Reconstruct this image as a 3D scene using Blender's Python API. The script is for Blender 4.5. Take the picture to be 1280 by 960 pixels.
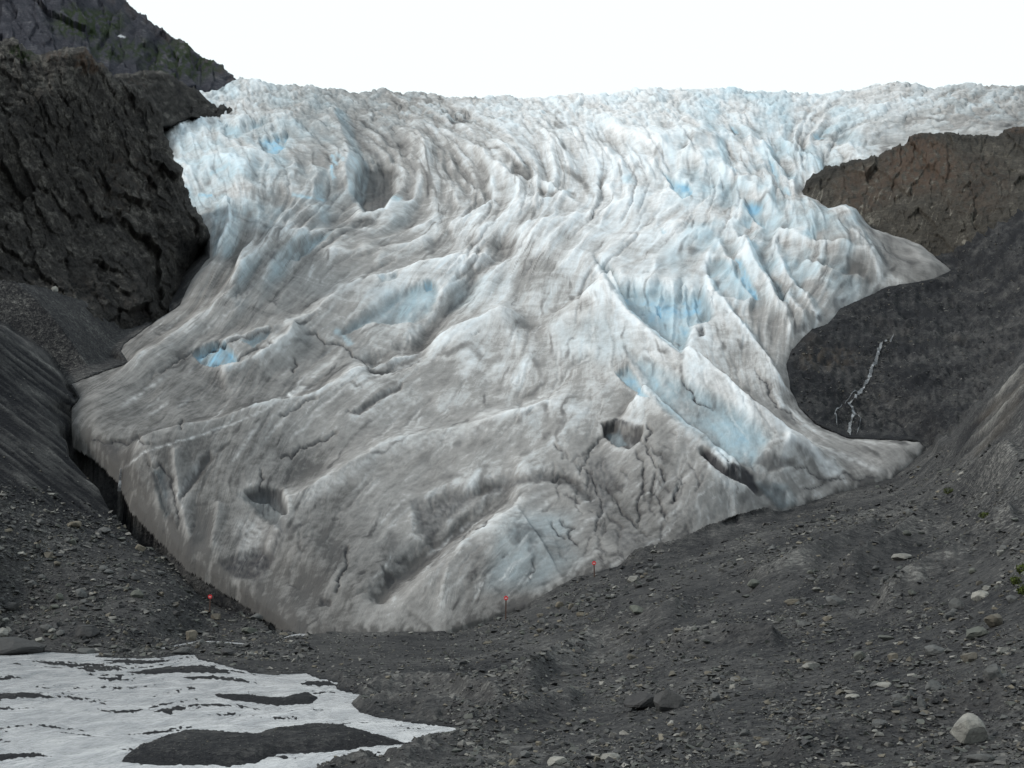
import bpy, bmesh, math, random
import numpy as np
R = math.radians
for o in list(bpy.data.objects): bpy.data.objects.remove(o)
scene = bpy.context.scene
C = scene.collection

# ------------------------------------------------------------------ camera, sky, sun, exposure
EYE = np.array([0.0, 0.0, 8.0]); F = 1758.0; PITCH = math.atan((688 - 480) / F)
cam_d = bpy.data.cameras.new('camera'); cam = bpy.data.objects.new('camera', cam_d); C.objects.link(cam)
cam.location = EYE; cam.rotation_euler = (R(90) + PITCH, 0, 0)
cam_d.sensor_width = 36; cam_d.lens = 36 * F / 1280; cam_d.clip_start = 0.5; cam_d.clip_end = 20000
scene.camera = cam

SUN_AZ, SUN_EL = R(-105), R(40)          # compass from +Y clockwise; the sun stands to the left, a little behind the camera
world = bpy.data.worlds.new('World'); scene.world = world; world.use_nodes = True
nt = world.node_tree; nt.nodes.clear()
w_out = nt.nodes.new('ShaderNodeOutputWorld'); w_bg = nt.nodes.new('ShaderNodeBackground')
w_sky = nt.nodes.new('ShaderNodeTexSky'); w_sky.sky_type = 'NISHITA'; w_sky.sun_disc = False
w_sky.sun_elevation = SUN_EL; w_sky.sun_rotation = SUN_AZ
w_tc = nt.nodes.new('ShaderNodeTexCoord'); w_n = nt.nodes.new('ShaderNodeTexNoise')
w_n.inputs['Scale'].default_value = 1.5; w_n.inputs['Detail'].default_value = 2
w_r = nt.nodes.new('ShaderNodeMapRange'); w_r.inputs['From Min'].default_value = .37; w_r.inputs['From Max'].default_value = .5
w_r.inputs['To Min'].default_value = .55; w_r.inputs['To Max'].default_value = 1.0
w_m = nt.nodes.new('ShaderNodeMix'); w_m.data_type = 'RGBA'; w_m.inputs['B'].default_value = (5.98, 6.62, 6.78, 1)
w_map = nt.nodes.new('ShaderNodeMapping'); w_map.inputs['Rotation'].default_value = (0, 0, R(-11)); nt.links.new(w_tc.outputs['Generated'], w_map.inputs['Vector']); nt.links.new(w_map.outputs['Vector'], w_n.inputs['Vector']); nt.links.new(w_n.outputs['Fac'], w_r.inputs['Value'])
nt.links.new(w_r.outputs['Result'], w_m.inputs['Factor']); nt.links.new(w_sky.outputs['Color'], w_m.inputs['A'])
nt.links.new(w_m.outputs['Result'], w_bg.inputs['Color']); w_bg.inputs['Strength'].default_value = 0.1
nt.links.new(w_bg.outputs['Background'], w_out.inputs['Surface'])
sun_d = bpy.data.lights.new('sun', 'SUN'); sun = bpy.data.objects.new('sun', sun_d); C.objects.link(sun)
sun_d.energy = 1.5; sun_d.angle = R(10); sun_d.color = (1, .95, .88)
sun.rotation_euler = (R(90) - SUN_EL, 0, math.pi - SUN_AZ)
vs = scene.view_settings; vs.view_transform = 'Standard'; vs.look = 'None'; vs.exposure = 0.72; vs.gamma = 1; vs.use_curve_mapping = False
scene.render.resolution_x, scene.render.resolution_y = 1024, 768

# ------------------------------------------------------------------ maths helpers
rng = np.random.default_rng(7); random.seed(7)
def survey(px, py, Y):                      # a sighting (bearing px, height py in photo pixels) at forward distance Y -> world point
    px, py, Y = np.broadcast_arrays(np.asarray(px, float), np.asarray(py, float), np.asarray(Y, float))
    xc = (px - 640) / F; yc = (480 - py) / F
    dy = math.cos(PITCH) - yc * math.sin(PITCH); dz = math.sin(PITCH) + yc * math.cos(PITCH)
    return np.stack([EYE[0] + xc / dy * Y, EYE[1] + Y, EYE[2] + dz / dy * Y], -1)
def plane_Y(py, z=0.0):                     # forward distance at which sight line py meets height z
    yc = (480 - np.asarray(py, float)) / F
    return (z - EYE[2]) * (math.cos(PITCH) - yc * math.sin(PITCH)) / (math.sin(PITCH) + yc * math.cos(PITCH))
def sstep(a, b, x):
    t = np.clip((x - a) / (b - a), 0, 1); return t * t * (3 - 2 * t)

class TPS:
    def __init__(s, pts, vals, lam=1e-3, scale=200.0):
        s.sc = scale; p = np.asarray(pts, float) / scale; s.p = p; n = len(p)
        K = s.k(np.linalg.norm(p[:, None] - p[None], axis=-1)) + lam * np.eye(n)
        Pm = np.c_[np.ones(n), p]; A = np.block([[K, Pm], [Pm.T, np.zeros((3, 3))]])
        s.w = np.linalg.solve(A, np.r_[np.asarray(vals, float), 0, 0, 0])
    @staticmethod
    def k(r): return r * r * np.log(r + 1e-9)
    def __call__(s, x, y):
        x = np.asarray(x, float) / s.sc; y = np.asarray(y, float) / s.sc
        o = s.w[-3] + s.w[-2] * x + s.w[-1] * y
        for (a, b), w in zip(s.p, s.w): o = o + w * s.k(np.hypot(x - a, y - b))
        return o

def perlin(x, y, seed=0):
    r = np.random.default_rng(seed); perm = r.permutation(256); perm = np.r_[perm, perm]
    ang = r.uniform(0, 2 * np.pi, 256); gx, gy = np.cos(ang).astype('f4'), np.sin(ang).astype('f4')
    xi = np.floor(x).astype(np.int64); yi = np.floor(y).astype(np.int64)
    xf = (x - xi).astype('f4'); yf = (y - yi).astype('f4'); xi &= 255; yi &= 255
    u = xf * xf * xf * (xf * (xf * 6 - 15) + 10); v = yf * yf * yf * (yf * (yf * 6 - 15) + 10)
    def g(ix, iy, dx, dy):
        h = perm[perm[ix & 255] + (iy & 255)]; return gx[h] * dx + gy[h] * dy
    a = g(xi, yi, xf, yf); b = g(xi + 1, yi, xf - 1, yf); c = g(xi, yi + 1, xf, yf - 1); d = g(xi + 1, yi + 1, xf - 1, yf - 1)
    return 1.5 * ((a + u * (b - a)) * (1 - v) + (c + u * (d - c)) * v)
def fbm(x, y, o=4, seed=0, g=.5):
    s = 0; a = 1; t = 0
    for i in range(o): s = s + a * perlin(x * 2 ** i, y * 2 ** i, seed + i); t += a; a *= g
    return s / t
def ridged(x, y, o=4, seed=0, g=.55):
    s = 0; a = 1; t = 0
    for i in range(o): s = s + a * (1 - 2 * np.abs(perlin(x * 2 ** i, y * 2 ** i, seed + i))); t += a; a *= g
    return s / t
def worley(x, y, seed=0):                   # F1, F2 and a random value for the nearest cell
    r = np.random.default_rng(seed); T = 64
    jx, jy, jv = r.random((T, T)), r.random((T, T)), r.random((T, T))
    xi = np.floor(x).astype(int); yi = np.floor(y).astype(int)
    f1 = np.full(x.shape, 9.); f2 = np.full(x.shape, 9.); v = np.zeros(x.shape)
    for dx in (-1, 0, 1):
        for dy in (-1, 0, 1):
            cx, cy = xi + dx, yi + dy; a, b = cx % T, cy % T
            d = np.hypot(cx + jx[a, b] - x, cy + jy[a, b] - y); m = d < f1
            f2 = np.where(m, f1, np.minimum(f2, d)); v = np.where(m, jv[a, b], v); f1 = np.where(m, d, f1)
    return f1, f2, v
def facets(x, y, seed=0):                   # broken-rock relief: tilted planes per cell
    r = np.random.default_rng(seed); T = 64
    jx, jy = r.random((T, T)), r.random((T, T)); sx, sy, sv = r.normal(0, .8, (T, T)), r.normal(0, .8, (T, T)), r.normal(0, .45, (T, T))
    xi = np.floor(x).astype(int); yi = np.floor(y).astype(int)
    f1 = np.full(x.shape, 9.); hh = np.zeros(x.shape)
    for dx in (-1, 0, 1):
        for dy in (-1, 0, 1):
            cx, cy = xi + dx, yi + dy; a, b = cx % T, cy % T
            ex, ey = x - cx - jx[a, b], y - cy - jy[a, b]; d = np.abs(ex) + np.abs(ey) * .8 + .4 * np.hypot(ex, ey); m = d < f1
            hh = np.where(m, sv[a, b] * .8 + .75 * (sx[a, b] * ex + sy[a, b] * ey), hh); f1 = np.where(m, d, f1)
    return hh - .25 * f1

def seg_dist(pts, x, y):                    # distance to a polyline, side of it (+ = right hand of travel), fraction along
    pts = np.asarray(pts, float); d = np.full(x.shape, 1e9); sd = np.zeros(x.shape); uu = np.zeros(x.shape)
    L = np.r_[0, np.cumsum(np.linalg.norm(np.diff(pts, axis=0), axis=1))]
    for i in range(len(pts) - 1):
        ax, ay = pts[i]; bx, by = pts[i + 1]; vx, vy = bx - ax, by - ay; l2 = vx * vx + vy * vy + 1e-9
        t = np.clip(((x - ax) * vx + (y - ay) * vy) / l2, 0, 1); ex, ey = x - ax - t * vx, y - ay - t * vy
        e = np.hypot(ex, ey); m = e < d; d = np.where(m, e, d)
        sd = np.where(m, np.sign(vx * (y - ay) - vy * (x - ax)), sd); uu = np.where(m, (L[i] + t * (L[i + 1] - L[i])) / L[-1], uu)
    return d, sd, uu
def poly_sd(poly, x, y):                    # signed distance to a polygon, + inside
    p = np.asarray(poly, float); d, _, _ = seg_dist(np.r_[p, p[:1]], x, y); ins = np.zeros(x.shape, bool); n = len(p)
    for i in range(n):
        (x1, y1), (x2, y2) = p[i], p[(i + 1) % n]
        if y1 == y2: continue
        ins ^= ((y1 > y) != (y2 > y)) & (x < (x2 - x1) * (y - y1) / (y2 - y1) + x1)
    return np.where(ins, d, -d)
def poly_sd_box(poly, x, y, pad=40):
    p = np.asarray(poly, float); o = np.full(x.shape, -float(pad))
    m = (x > p[:, 0].min() - pad) & (x < p[:, 0].max() + pad) & (y > p[:, 1].min() - pad) & (y < p[:, 1].max() + pad)
    if m.any(): o[m] = np.maximum(poly_sd(p, x[m], y[m]), -pad)
    return o

# ------------------------------------------------------------------ object helpers
def tag(o, label=None, cat=None, group=None, kind=None):
    if label: o['label'] = label
    if cat: o['category'] = cat
    if group: o['group'] = group
    if kind: o['kind'] = kind
    return o
def link(name, me, mat=None, parent=None, loc=None):
    o = bpy.data.objects.new(name, me); C.objects.link(o)
    if mat: me.materials.append(mat)
    if parent: o.parent = parent
    if loc is not None: o.location = loc
    return o
def raw_mesh(name, V, Q, smooth=True):      # V (n,3), Q (m,k) faces of equal corner count
    me = bpy.data.meshes.new(name); n, (m, k) = len(V), Q.shape
    me.vertices.add(n); me.vertices.foreach_set('co', np.ascontiguousarray(V, 'f4').ravel())
    me.loops.add(m * k); me.loops.foreach_set('vertex_index', np.ascontiguousarray(Q, 'i4').ravel())
    me.polygons.add(m); me.polygons.foreach_set('loop_start', np.arange(0, m * k, k, dtype='i4'))
    me.polygons.foreach_set('use_smooth', np.full(m, smooth)); me.update(calc_edges=True); return me
def add_attr(me, name, arr):
    if arr.ndim == 1: a = me.attributes.new(name, 'FLOAT', 'POINT'); a.data.foreach_set('value', np.ascontiguousarray(arr, 'f4'))
    elif arr.shape[1] == 3: a = me.attributes.new(name, 'FLOAT_VECTOR', 'POINT'); a.data.foreach_set('vector', np.ascontiguousarray(arr, 'f4').ravel())
    else: a = me.attributes.new(name, 'FLOAT_COLOR', 'POINT'); a.data.foreach_set('color', np.ascontiguousarray(arr, 'f4').ravel())
def sheet(name, P, keep, mat, attrs=None, skirt=None, smooth=True):
    ny, nx = keep.shape; idx = np.arange(ny * nx).reshape(ny, nx)
    q = keep[:-1, :-1] & keep[1:, :-1] & keep[1:, 1:] & keep[:-1, 1:]
    Q = np.stack([idx[:-1, :-1], idx[1:, :-1], idx[1:, 1:], idx[:-1, 1:]], -1)[q]
    V = P.reshape(-1, 3); A = {k: v.reshape(ny * nx, -1).squeeze() for k, v in (attrs or {}).items()}
    if skirt is not None:                   # close the rock behind its outline: run the rim back into the hillside
        E = np.concatenate([Q[:, [i, (i + 1) % 4]] for i in range(4)]); key = np.sort(E, 1)
        _, inv, cnt = np.unique(key[:, 0].astype(np.int64) * (ny * nx) + key[:, 1], return_inverse=True, return_counts=True)
        B = E[cnt[inv] == 1]; bv = np.unique(B); mp = {}; base = len(V)
        rank = np.full(len(V), -1); rank[bv] = np.arange(len(bv)) + base
        V = np.r_[V, V[bv] + np.asarray(skirt, float)]; A = {k: np.concatenate([v, v[bv]]) for k, v in A.items()}
        Q = np.r_[Q, np.stack([B[:, 1], B[:, 0], rank[B[:, 0]], rank[B[:, 1]]], -1)]
    used = np.unique(Q); rm = np.full(len(V), -1); rm[used] = np.arange(len(used))
    me = raw_mesh(name, V[used], rm[Q], smooth)
    for k, v in A.items(): add_attr(me, k, v[used])
    return link(name, me, mat)

# ------------------------------------------------------------------ materials
class NT:
    def __init__(s, name):
        s.m = bpy.data.materials.new(name); s.m.use_nodes = True; s.t = s.m.node_tree; s.t.nodes.clear()
        s.out = s.n('ShaderNodeOutputMaterial'); s.b = s.n('ShaderNodeBsdfPrincipled'); s.l(s.b.outputs[0], s.out.inputs['Surface'])
    def n(s, t, **kw):
        x = s.t.nodes.new(t)
        for k, v in kw.items(): setattr(x, k, v)
        return x
    def l(s, a, b): s.t.links.new(a, b)
    def put(s, sock, v):
        if hasattr(v, 'links') or hasattr(v, 'is_linked'): s.l(v, sock)
        else: sock.default_value = v
    def attr(s, name, out='Fac'): return s.n('ShaderNodeAttribute', attribute_name=name).outputs[out]
    def math(s, op, a, b=0.0, c=0.0):
        x = s.n('ShaderNodeMath', operation=op)
        for i, v in enumerate((a, b, c)): s.put(x.inputs[i], v)
        return x.outputs[0]
    def noise(s, vec, scale, detail=5, rough=.6, dist=0):
        x = s.n('ShaderNodeTexNoise'); x.inputs['Scale'].default_value = scale; x.inputs['Detail'].default_value = detail
        x.inputs['Roughness'].default_value = rough; x.inputs['Distortion'].default_value = dist; s.l(vec, x.inputs['Vector']); return x.outputs['Fac']
    def vor(s, vec, scale, feature='F1', out='Distance'):
        x = s.n('ShaderNodeTexVoronoi', feature=feature); x.inputs['Scale'].default_value = scale; s.l(vec, x.inputs['Vector']); return x.outputs[out]
    def scalev(s, vec, v):
        x = s.n('ShaderNodeVectorMath', operation='MULTIPLY'); s.l(vec, x.inputs[0]); x.inputs[1].default_value = v; return x.outputs[0]
    def ramp(s, v, lo, hi, a=0., b=1.):
        x = s.n('ShaderNodeMapRange'); s.put(x.inputs[0], v)
        for i, k in enumerate((lo, hi, a, b)): x.inputs[i + 1].default_value = k
        return x.outputs[0]
    def mix(s, f, a, b, blend='MIX'):
        x = s.n('ShaderNodeMix', data_type='RGBA', blend_type=blend); s.put(x.inputs['Factor'], f)
        for k, v in (('A', a), ('B', b)):
            if isinstance(v, tuple): x.inputs[k].default_value = (*v, 1)
            else: s.l(v, x.inputs[k])
        return x.outputs['Result']
    def bump(s, h, dist, strength=1.0, prev=None):
        x = s.n('ShaderNodeBump'); x.inputs['Strength'].default_value = strength; x.inputs['Distance'].default_value = dist
        s.l(h, x.inputs['Height'])
        if prev is not None: s.l(prev, x.inputs['Normal'])
        return x.outputs[0]
    def pos(s): return s.n('ShaderNodeNewGeometry').outputs['Position']
    def done(s, col, rough=.85, normal=None, spec=.25):
        s.put(s.b.inputs['Base Color'], col if not isinstance(col, tuple) else (*col, 1)); s.put(s.b.inputs['Roughness'], rough)
        s.b.inputs['Specular IOR Level'].default_value = spec
        if normal is not None: s.l(normal, s.b.inputs['Normal'])
        return s.m

def ice_material():
    k = NT('glacier_ice'); P = k.pos(); fl = k.attr('flow', 'Vector')
    sep = k.n('ShaderNodeSeparateColor'); k.l(k.attr('ice', 'Color'), sep.inputs[0]); blue, dirt, dark = sep.outputs[0], sep.outputs[1], sep.outputs[2]
    white = k.attr('ice', 'Alpha')
    st1 = k.noise(k.scalev(fl, (55, 12, 1)), 1.0, 6, .62, .6)
    st2 = k.noise(k.scalev(fl, (150, 70, 1)), 1.0, 6, .7, .3)
    gr = k.noise(P, 1.1, 6, .75); cl = k.noise(P, .085, 8, .62, .9)
    up = k.ramp(dirt, .2, .7, 1, 0)
    d = k.math('ADD', dirt, k.math('MULTIPLY', k.ramp(st1, .3, .7, -.20, .22), k.ramp(up, 0, 1, .6, 1)))
    d = k.math('ADD', d, k.ramp(st2, .3, .7, -.10, .10)); d = k.math('ADD', d, k.ramp(gr, .3, .7, -.06, .06)); d = k.math('ADD', d, k.ramp(cl, .3, .7, -.13, .13))
    dd = k.ramp(d, 0, 1.0, 0, 1)
    clean = k.mix(k.ramp(st1, .35, .65), (.60, .65, .68), (.74, .735, .73))
    col = k.mix(k.ramp(dd, 0, .55), clean, (.262, .256, .247)); col = k.mix(k.ramp(dd, .5, 1.0), col, k.mix(k.ramp(cl, .3, .7), (.092, .0885, .084), (.062, .060, .059)))
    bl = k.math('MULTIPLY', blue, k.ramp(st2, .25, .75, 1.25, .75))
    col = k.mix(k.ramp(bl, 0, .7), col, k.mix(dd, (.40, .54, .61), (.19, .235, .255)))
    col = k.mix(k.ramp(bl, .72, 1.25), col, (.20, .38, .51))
    wh = k.math('MULTIPLY', white, k.ramp(st2, .3, .6, .4, 1.1)); col = k.mix(wh, col, (.62, .63, .63))
    dk = k.math('MULTIPLY', dark, k.ramp(st2, .3, .65, 1.25, .7)); col = k.mix(k.ramp(dk, 0, 1), col, (.020, .020, .024))
    grit = k.math('MULTIPLY', k.ramp(k.vor(P, 2.2), .0, .16, 1, 0), k.ramp(dd, .35, .8)); col = k.mix(k.math('MULTIPLY', grit, .45), col, (.05, .05, .05))
    nb = k.bump(st1, .45, .45); nb = k.bump(st2, .25, .5, nb); nb = k.bump(gr, .18, .6, nb)
    return k.done(col, k.ramp(dd, 0, 1, .5, .85), nb, .3)

def rock_material(name, dark, mid, light, scale=.06, streak=False, bumpd=.6, extra=None):
    k = NT(name); P = k.pos(); n1 = k.noise(P, scale, 8, .65, .4); n2 = k.noise(P, scale * 7, 7, .7); n3 = k.noise(P, scale * 30, 5, .7)
    tone = k.math('ADD', k.attr('tone'), k.math('ADD', k.ramp(n1, .3, .7, -.42, .42), k.math('ADD', k.ramp(n2, .3, .7, -.42, .42), k.ramp(n3, .3, .7, -.38, .38))))
    col = k.mix(k.ramp(tone, -.5, .5), dark, mid); col = k.mix(k.ramp(tone, .55, 1.15), col, light)
    col = k.mix(k.attr('red'), col, (.105, .070, .050)); col = k.mix(k.attr('green'), col, (.026, .044, .012)); col = k.mix(k.attr('snow'), col, (.75, .77, .8))
    nb = k.bump(n2, bumpd * 2.2, .7); nb = k.bump(n3, bumpd * .6, .8, nb)
    return k.done(col, .9, nb, .18)

def ground_material():
    k = NT('gravel_ground'); P = k.pos(); n1 = k.noise(P, .09, 6, .6); n2 = k.noise(P, 1.1, 7, .7); v = k.vor(P, 3.4); vc = k.vor(P, 3.4, out='Color'); v2 = k.vor(P, 9.0); vc2 = k.vor(P, 9.0, out='Color')
    sp = k.n('ShaderNodeSeparateColor'); k.l(vc, sp.inputs[0]); sp2 = k.n('ShaderNodeSeparateColor'); k.l(vc2, sp2.inputs[0])
    tone = k.attr('tone'); gr = k.math('ADD', tone, k.ramp(n1, .3, .7, -.36, .36)); gr = k.math('ADD', gr, k.ramp(n2, .3, .7, -.25, .25))
    gr = k.math('ADD', gr, k.math('MULTIPLY', k.ramp(sp.outputs[0], 0, 1, -.28, .38), k.attr('peb'))); gr = k.math('ADD', gr, k.math('MULTIPLY', k.ramp(sp2.outputs[0], 0, 1, -.25, .33), k.attr('peb')))
    col = k.mix(k.ramp(gr, 0, .55), (.011, .0115, .0135), (.050, .0495, .049)); col = k.mix(k.ramp(gr, .6, 1.25), col, (.19, .187, .175))
    col = k.mix(k.attr('red'), col, (.075, .060, .045)); col = k.mix(k.attr('green'), col, (.05, .06, .02))
    nb = k.bump(n2, .25, .5); nb = k.bump(v, .10, .8, nb); nb = k.bump(v2, .05, .8, nb)
    return k.done(col, .92, nb, .15)

def stone_material(name='stone'):
    k = NT(name); P = k.n('ShaderNodeTexCoord').outputs['Object']; W = k.pos(); n = k.noise(W, 2.6, 7, .65); n2 = k.noise(W, 11, 5, .7)
    c = k.mix(k.ramp(n, .3, .7), k.attr('stone_col', 'Color'), k.mix(.55, k.attr('stone_col', 'Color'), (.05, .05, .05)))
    c = k.mix(k.ramp(n2, .45, .75, 0, .5), c, (.03, .03, .03)); nb = k.bump(n2, .05, .6)
    return k.done(c, .9, nb, .2)
def boulder_material(name, a, b):
    k = NT(name); P = k.n('ShaderNodeTexCoord').outputs['Object']; W = k.pos()
    ri = k.n('ShaderNodeObjectInfo').outputs['Random']; n = k.noise(W, 2.2, 8, .65, .6); n2 = k.noise(W, 9, 6, .7); st = k.noise(k.scalev(P, (1.2, 1.2, 7)), 1.0, 5, .6, .8)
    c = k.mix(k.ramp(n, .32, .68), a, b); c = k.mix(k.ramp(st, .52, .66, 0, .55), c, tuple(x * .5 for x in a)); c = k.mix(k.ramp(ri, 0, 1, 0, .45), c, (.06, .06, .058))
    c = k.mix(k.ramp(n2, .5, .78, 0, .5), c, (.035, .035, .035)); nb = k.bump(st, .05, .7); nb = k.bump(n, .10, .6, nb); nb = k.bump(n2, .03, .8, nb)
    return k.done(c, .88, nb, .22)
def plain(name, col, rough=.7, spec=.3, var=.25, sc=20):
    k = NT(name); n = k.noise(k.pos(), sc, 5, .7); return k.done(k.mix(k.ramp(n, .3, .7, 0, 1), tuple(c * (1 - var) for c in col), tuple(min(1, c * (1 + var)) for c in col)), rough, k.bump(n, .01, .3), spec)
def water_material():
    k = NT('silty_water'); P = k.pos(); a = k.scalev(P, (.55, .22, 1)); n1 = k.noise(a, 1.2, 6, .62, .5); n2 = k.noise(k.scalev(P, (1.6, .5, 1)), 2.4, 6, .7, .4)
    c = k.mix(k.ramp(n1, .35, .65), (.44, .458, .478), (.70, .712, .722)); c = k.mix(k.ramp(n2, .52, .70, 0, .5), c, (.20, .21, .22))
    n3 = k.noise(k.scalev(P, (3.2, 1.5, 1)), 1.6, 5, .7); nb = k.bump(n1, .16, .7); nb = k.bump(n2, .06, .5, nb); nb = k.bump(n3, .02, .5, nb); return k.done(c, .10, nb, .7)

M_ICE = ice_material()
M_CLIFF = rock_material('cliff_rock', (.007, .0072, .008), (.054, .0505, .0465), (.19, .18, .162), .13, bumpd=2.5)
M_MOUNT = rock_material('mountain_rock', (.020, .022, .034), (.060, .062, .078), (.17, .165, .175), .022, bumpd=9)  # bluish haze of distance is mixed into these rock colours
M_KNOLL = rock_material('knoll_rock', (.022, .0205, .018), (.092, .083, .069), (.26, .243, .205), .09, bumpd=2.2)
M_GROUND = ground_material(); M_STONE = stone_material(); M_WATER = water_material()

# ------------------------------------------------------------------ survey of the ice and the ground: (bearing, height, distance)
ICE_CTRL = [(640,790,138),(640,700,150),(640,600,175),(640,500,212),(640,400,275),(640,300,380),(640,200,570),(640,150,740),(640,125,880),
 (82,515,176),(90,490,180),(155,430,213),(225,380,248),(262,310,285),(240,240,430),(215,160,650),(200,665,152),(300,740,144),(372,790,138),(150,590,163),(300,300,305),(300,220,440),(300,150,690),(300,110,870),(120,110,860),(100,200,600),
 (850,690,152),(975,640,175),(1115,597,205),(1155,563,222),(1010,520,232),(985,455,262),(1035,405,300),(1110,358,340),(1190,338,365),(1080,285,392),(1065,258,412),(1005,240,490),(1040,210,600),(1140,170,720),(1280,160,760),(1280,115,920),(1120,112,900),(1345,200,700),
 (400,500,205),(400,600,172),(400,700,148),(400,400,262),(400,300,360),(400,200,550),(850,500,215),(850,600,178),(850,400,285),(850,300,400),(850,200,590),(850,120,880),(400,118,870),(980,300,395),(560,788,138)]
ice_Y = TPS([c[:2] for c in ICE_CTRL], [math.log(c[2]) for c in ICE_CTRL])
ICE_POLY = [(100,80),(110,230),(200,238),(235,256),(254,280),(262,300),(262,322),(245,342),(238,352),(224,382),(200,398),(155,430),(150,440),(160,455),(120,468),(90,480),(100,498),(82,517),(88,540),(120,560),(150,590),(165,625),(200,662),(235,698),(300,738),(345,768),(368,790),(400,793),(470,792),(530,789),(560,788),(600,775),(660,755),(680,745),(720,722),(765,710),(850,690),(900,665),(975,640),(985,638),(1035,620),(1115,598),(1140,578),(1158,562),(1150,552),(1060,548),(1020,531),(1000,512),(988,485),(983,455),(990,437),(1015,412),(1035,405),(1050,388),(1110,358),(1165,350),(1190,338),(1150,305),(1090,285),(1070,262),(1058,255),(1035,260),(1008,241),(1060,236),(1380,230),(1380,60)]
ICE_TOP = np.array([(40,112),(200,118),(262,124),(285,112),(300,106),(318,110),(335,113),(360,115),(400,118),(440,122),(520,123),(560,127),(590,130),(615,129),(632,124),(648,129),(680,129),(740,125),(800,121),(845,118),(900,118),(950,121),(980,124),(1020,127),(1060,122),(1090,116),(1120,111),(1160,117),(1190,113),(1230,115),(1280,115),(1400,113)], float)

river_ctrl = [(x, y, float(plane_Y(y, .0))) for x, y in ((-60,965),(150,965),(350,965),(-60,870),(150,870),(350,870),(-60,825),(150,825),(330,820),(250,802),(400,800),(450,850),(500,905),(480,960),(560,830))]
GROUND_CTRL = river_ctrl + [(-70,790,112),(-70,700,124),(-70,600,140),(-70,500,154),(-70,410,168),(0,800,120),(0,700,132),(0,600,146),(0,500,161),(0,420,172),(90,505,174),(100,640,150),(100,740,131),(200,755,131),(300,785,134),
 (640,965,49),(640,900,64),(640,840,88),(640,800,115),(640,778,131),(740,800,100),(850,730,118),(850,800,82),(850,880,60),(850,965,44),(1000,800,73),(1000,700,108),(1000,880,55),(1000,965,41),(1130,615,168),(1130,700,95),(1130,800,64),(1130,880,49),(1130,965,38),(1280,965,35),(1280,880,42),(1280,800,51),(1280,730,62),(1280,660,77),(1280,600,93),(1280,520,120),(1280,450,146),(1370,965,32),(1370,800,46),(1370,600,85),(1370,400,150),
 (1200,580,146),(1200,640,112),(560,788,138),(660,755,140),(765,710,146),(900,665,160),(1035,620,188)]
ground_front_Y = TPS([c[:2] for c in GROUND_CTRL], [math.log(c[2]) for c in GROUND_CTRL])
BACK_CTRL = [(1155,563,224),(1060,540,236),(1010,520,234),(985,455,264),(990,437,270),(1035,405,302),(1110,358,342),(1190,338,366),(1100,430,290),(1070,500,252),(1150,480,256),(1230,500,240),(1280,400,285),(1280,330,318),(1280,260,365),(1370,400,270),(1370,250,350),(1180,310,385),(1200,550,205),(1280,470,240)]
ground_back_Y = TPS([c[:2] for c in BACK_CTRL], [math.log(c[2]) for c in BACK_CTRL])
CREST_R = np.array([(860,690),(975,648),(1040,625),(1120,598),(1160,568),(1195,548),(1230,505),(1262,465),(1290,432),(1400,330)], float)   # brow of the near right slope
CREST_L = np.array([(-120,330),(0,412),(40,436),(62,455),(92,503),(130,560),(200,640)], float)                        # brow of the near left slope

WATER = [[(-110,826),(0,822),(12,824),(37,818),(40,810),(70,808),(110,807),(140,808),(116,815),(150,821),(180,823),(225,825),(243,828),(248,836),(285,843),(320,846),(383,844),(392,849),(424,855),(420,863),(452,868),(438,879),(450,890),(472,897),(520,904),(595,906),(588,915),(575,922),(540,926),(507,931),(522,935),(490,944),(455,948),(425,950),(388,962),(340,990),(-110,1000)],
         [(172,803),(230,800.5),(305,800.5),(311,803),(250,805),(180,806)], [(352,795),(380,790),(402,792),(380,797.5)]]
BARS = [([(153,953),(160,944),(173,937),(200,929),(233,922),(280,924),(320,923),(347,912),(393,905),(427,907),(460,918),(512,929),(470,933),(423,938),(347,944),(320,955),(290,960),(200,958)], .38),
 ([(25,831),(70,826),(130,828),(168,838),(110,841),(60,835)], .05),([(128,823),(160,824),(215,831),(195,834),(150,830)], .10),([(158,843),(200,841),(260,846),(294,851),(250,854),(190,849)], .12),
 ([(228,859),(300,856),(330,859),(280,862),(235,863)], .08),([(268,881),(300,877),(355,872),(380,867),(398,873),(390,879),(340,881),(290,884)], .22),([(188,894),(300,889),(375,887),(300,893),(240,897),(210,902)], .06),
 ([(330,897),(372,894),(380,897),(345,901)],.05),([(-100,879),(40,880),(78,884),(20,887),(-100,889)], .10),([(374,855),(400,853),(424,856),(420,859),(385,859)], .10),([(192,876),(245,870),(250,873),(215,877)], .06),([(-80,953),(40,950),(62,952),(0,957),(-80,960)], .12),
 ([(-60,857),(10,857),(32,860),(0,864)], .06),([(-60,895),(5,895),(14,897),(0,901)], .06),([(118,848),(150,846),(155,851),(130,854)], .05),([(300,872),(330,868),(335,871)], .04),([(385,886),(412,884),(416,887),(395,889)], .05),([(470,905),(520,907),(560,912),(500,911)],.04)]

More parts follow.
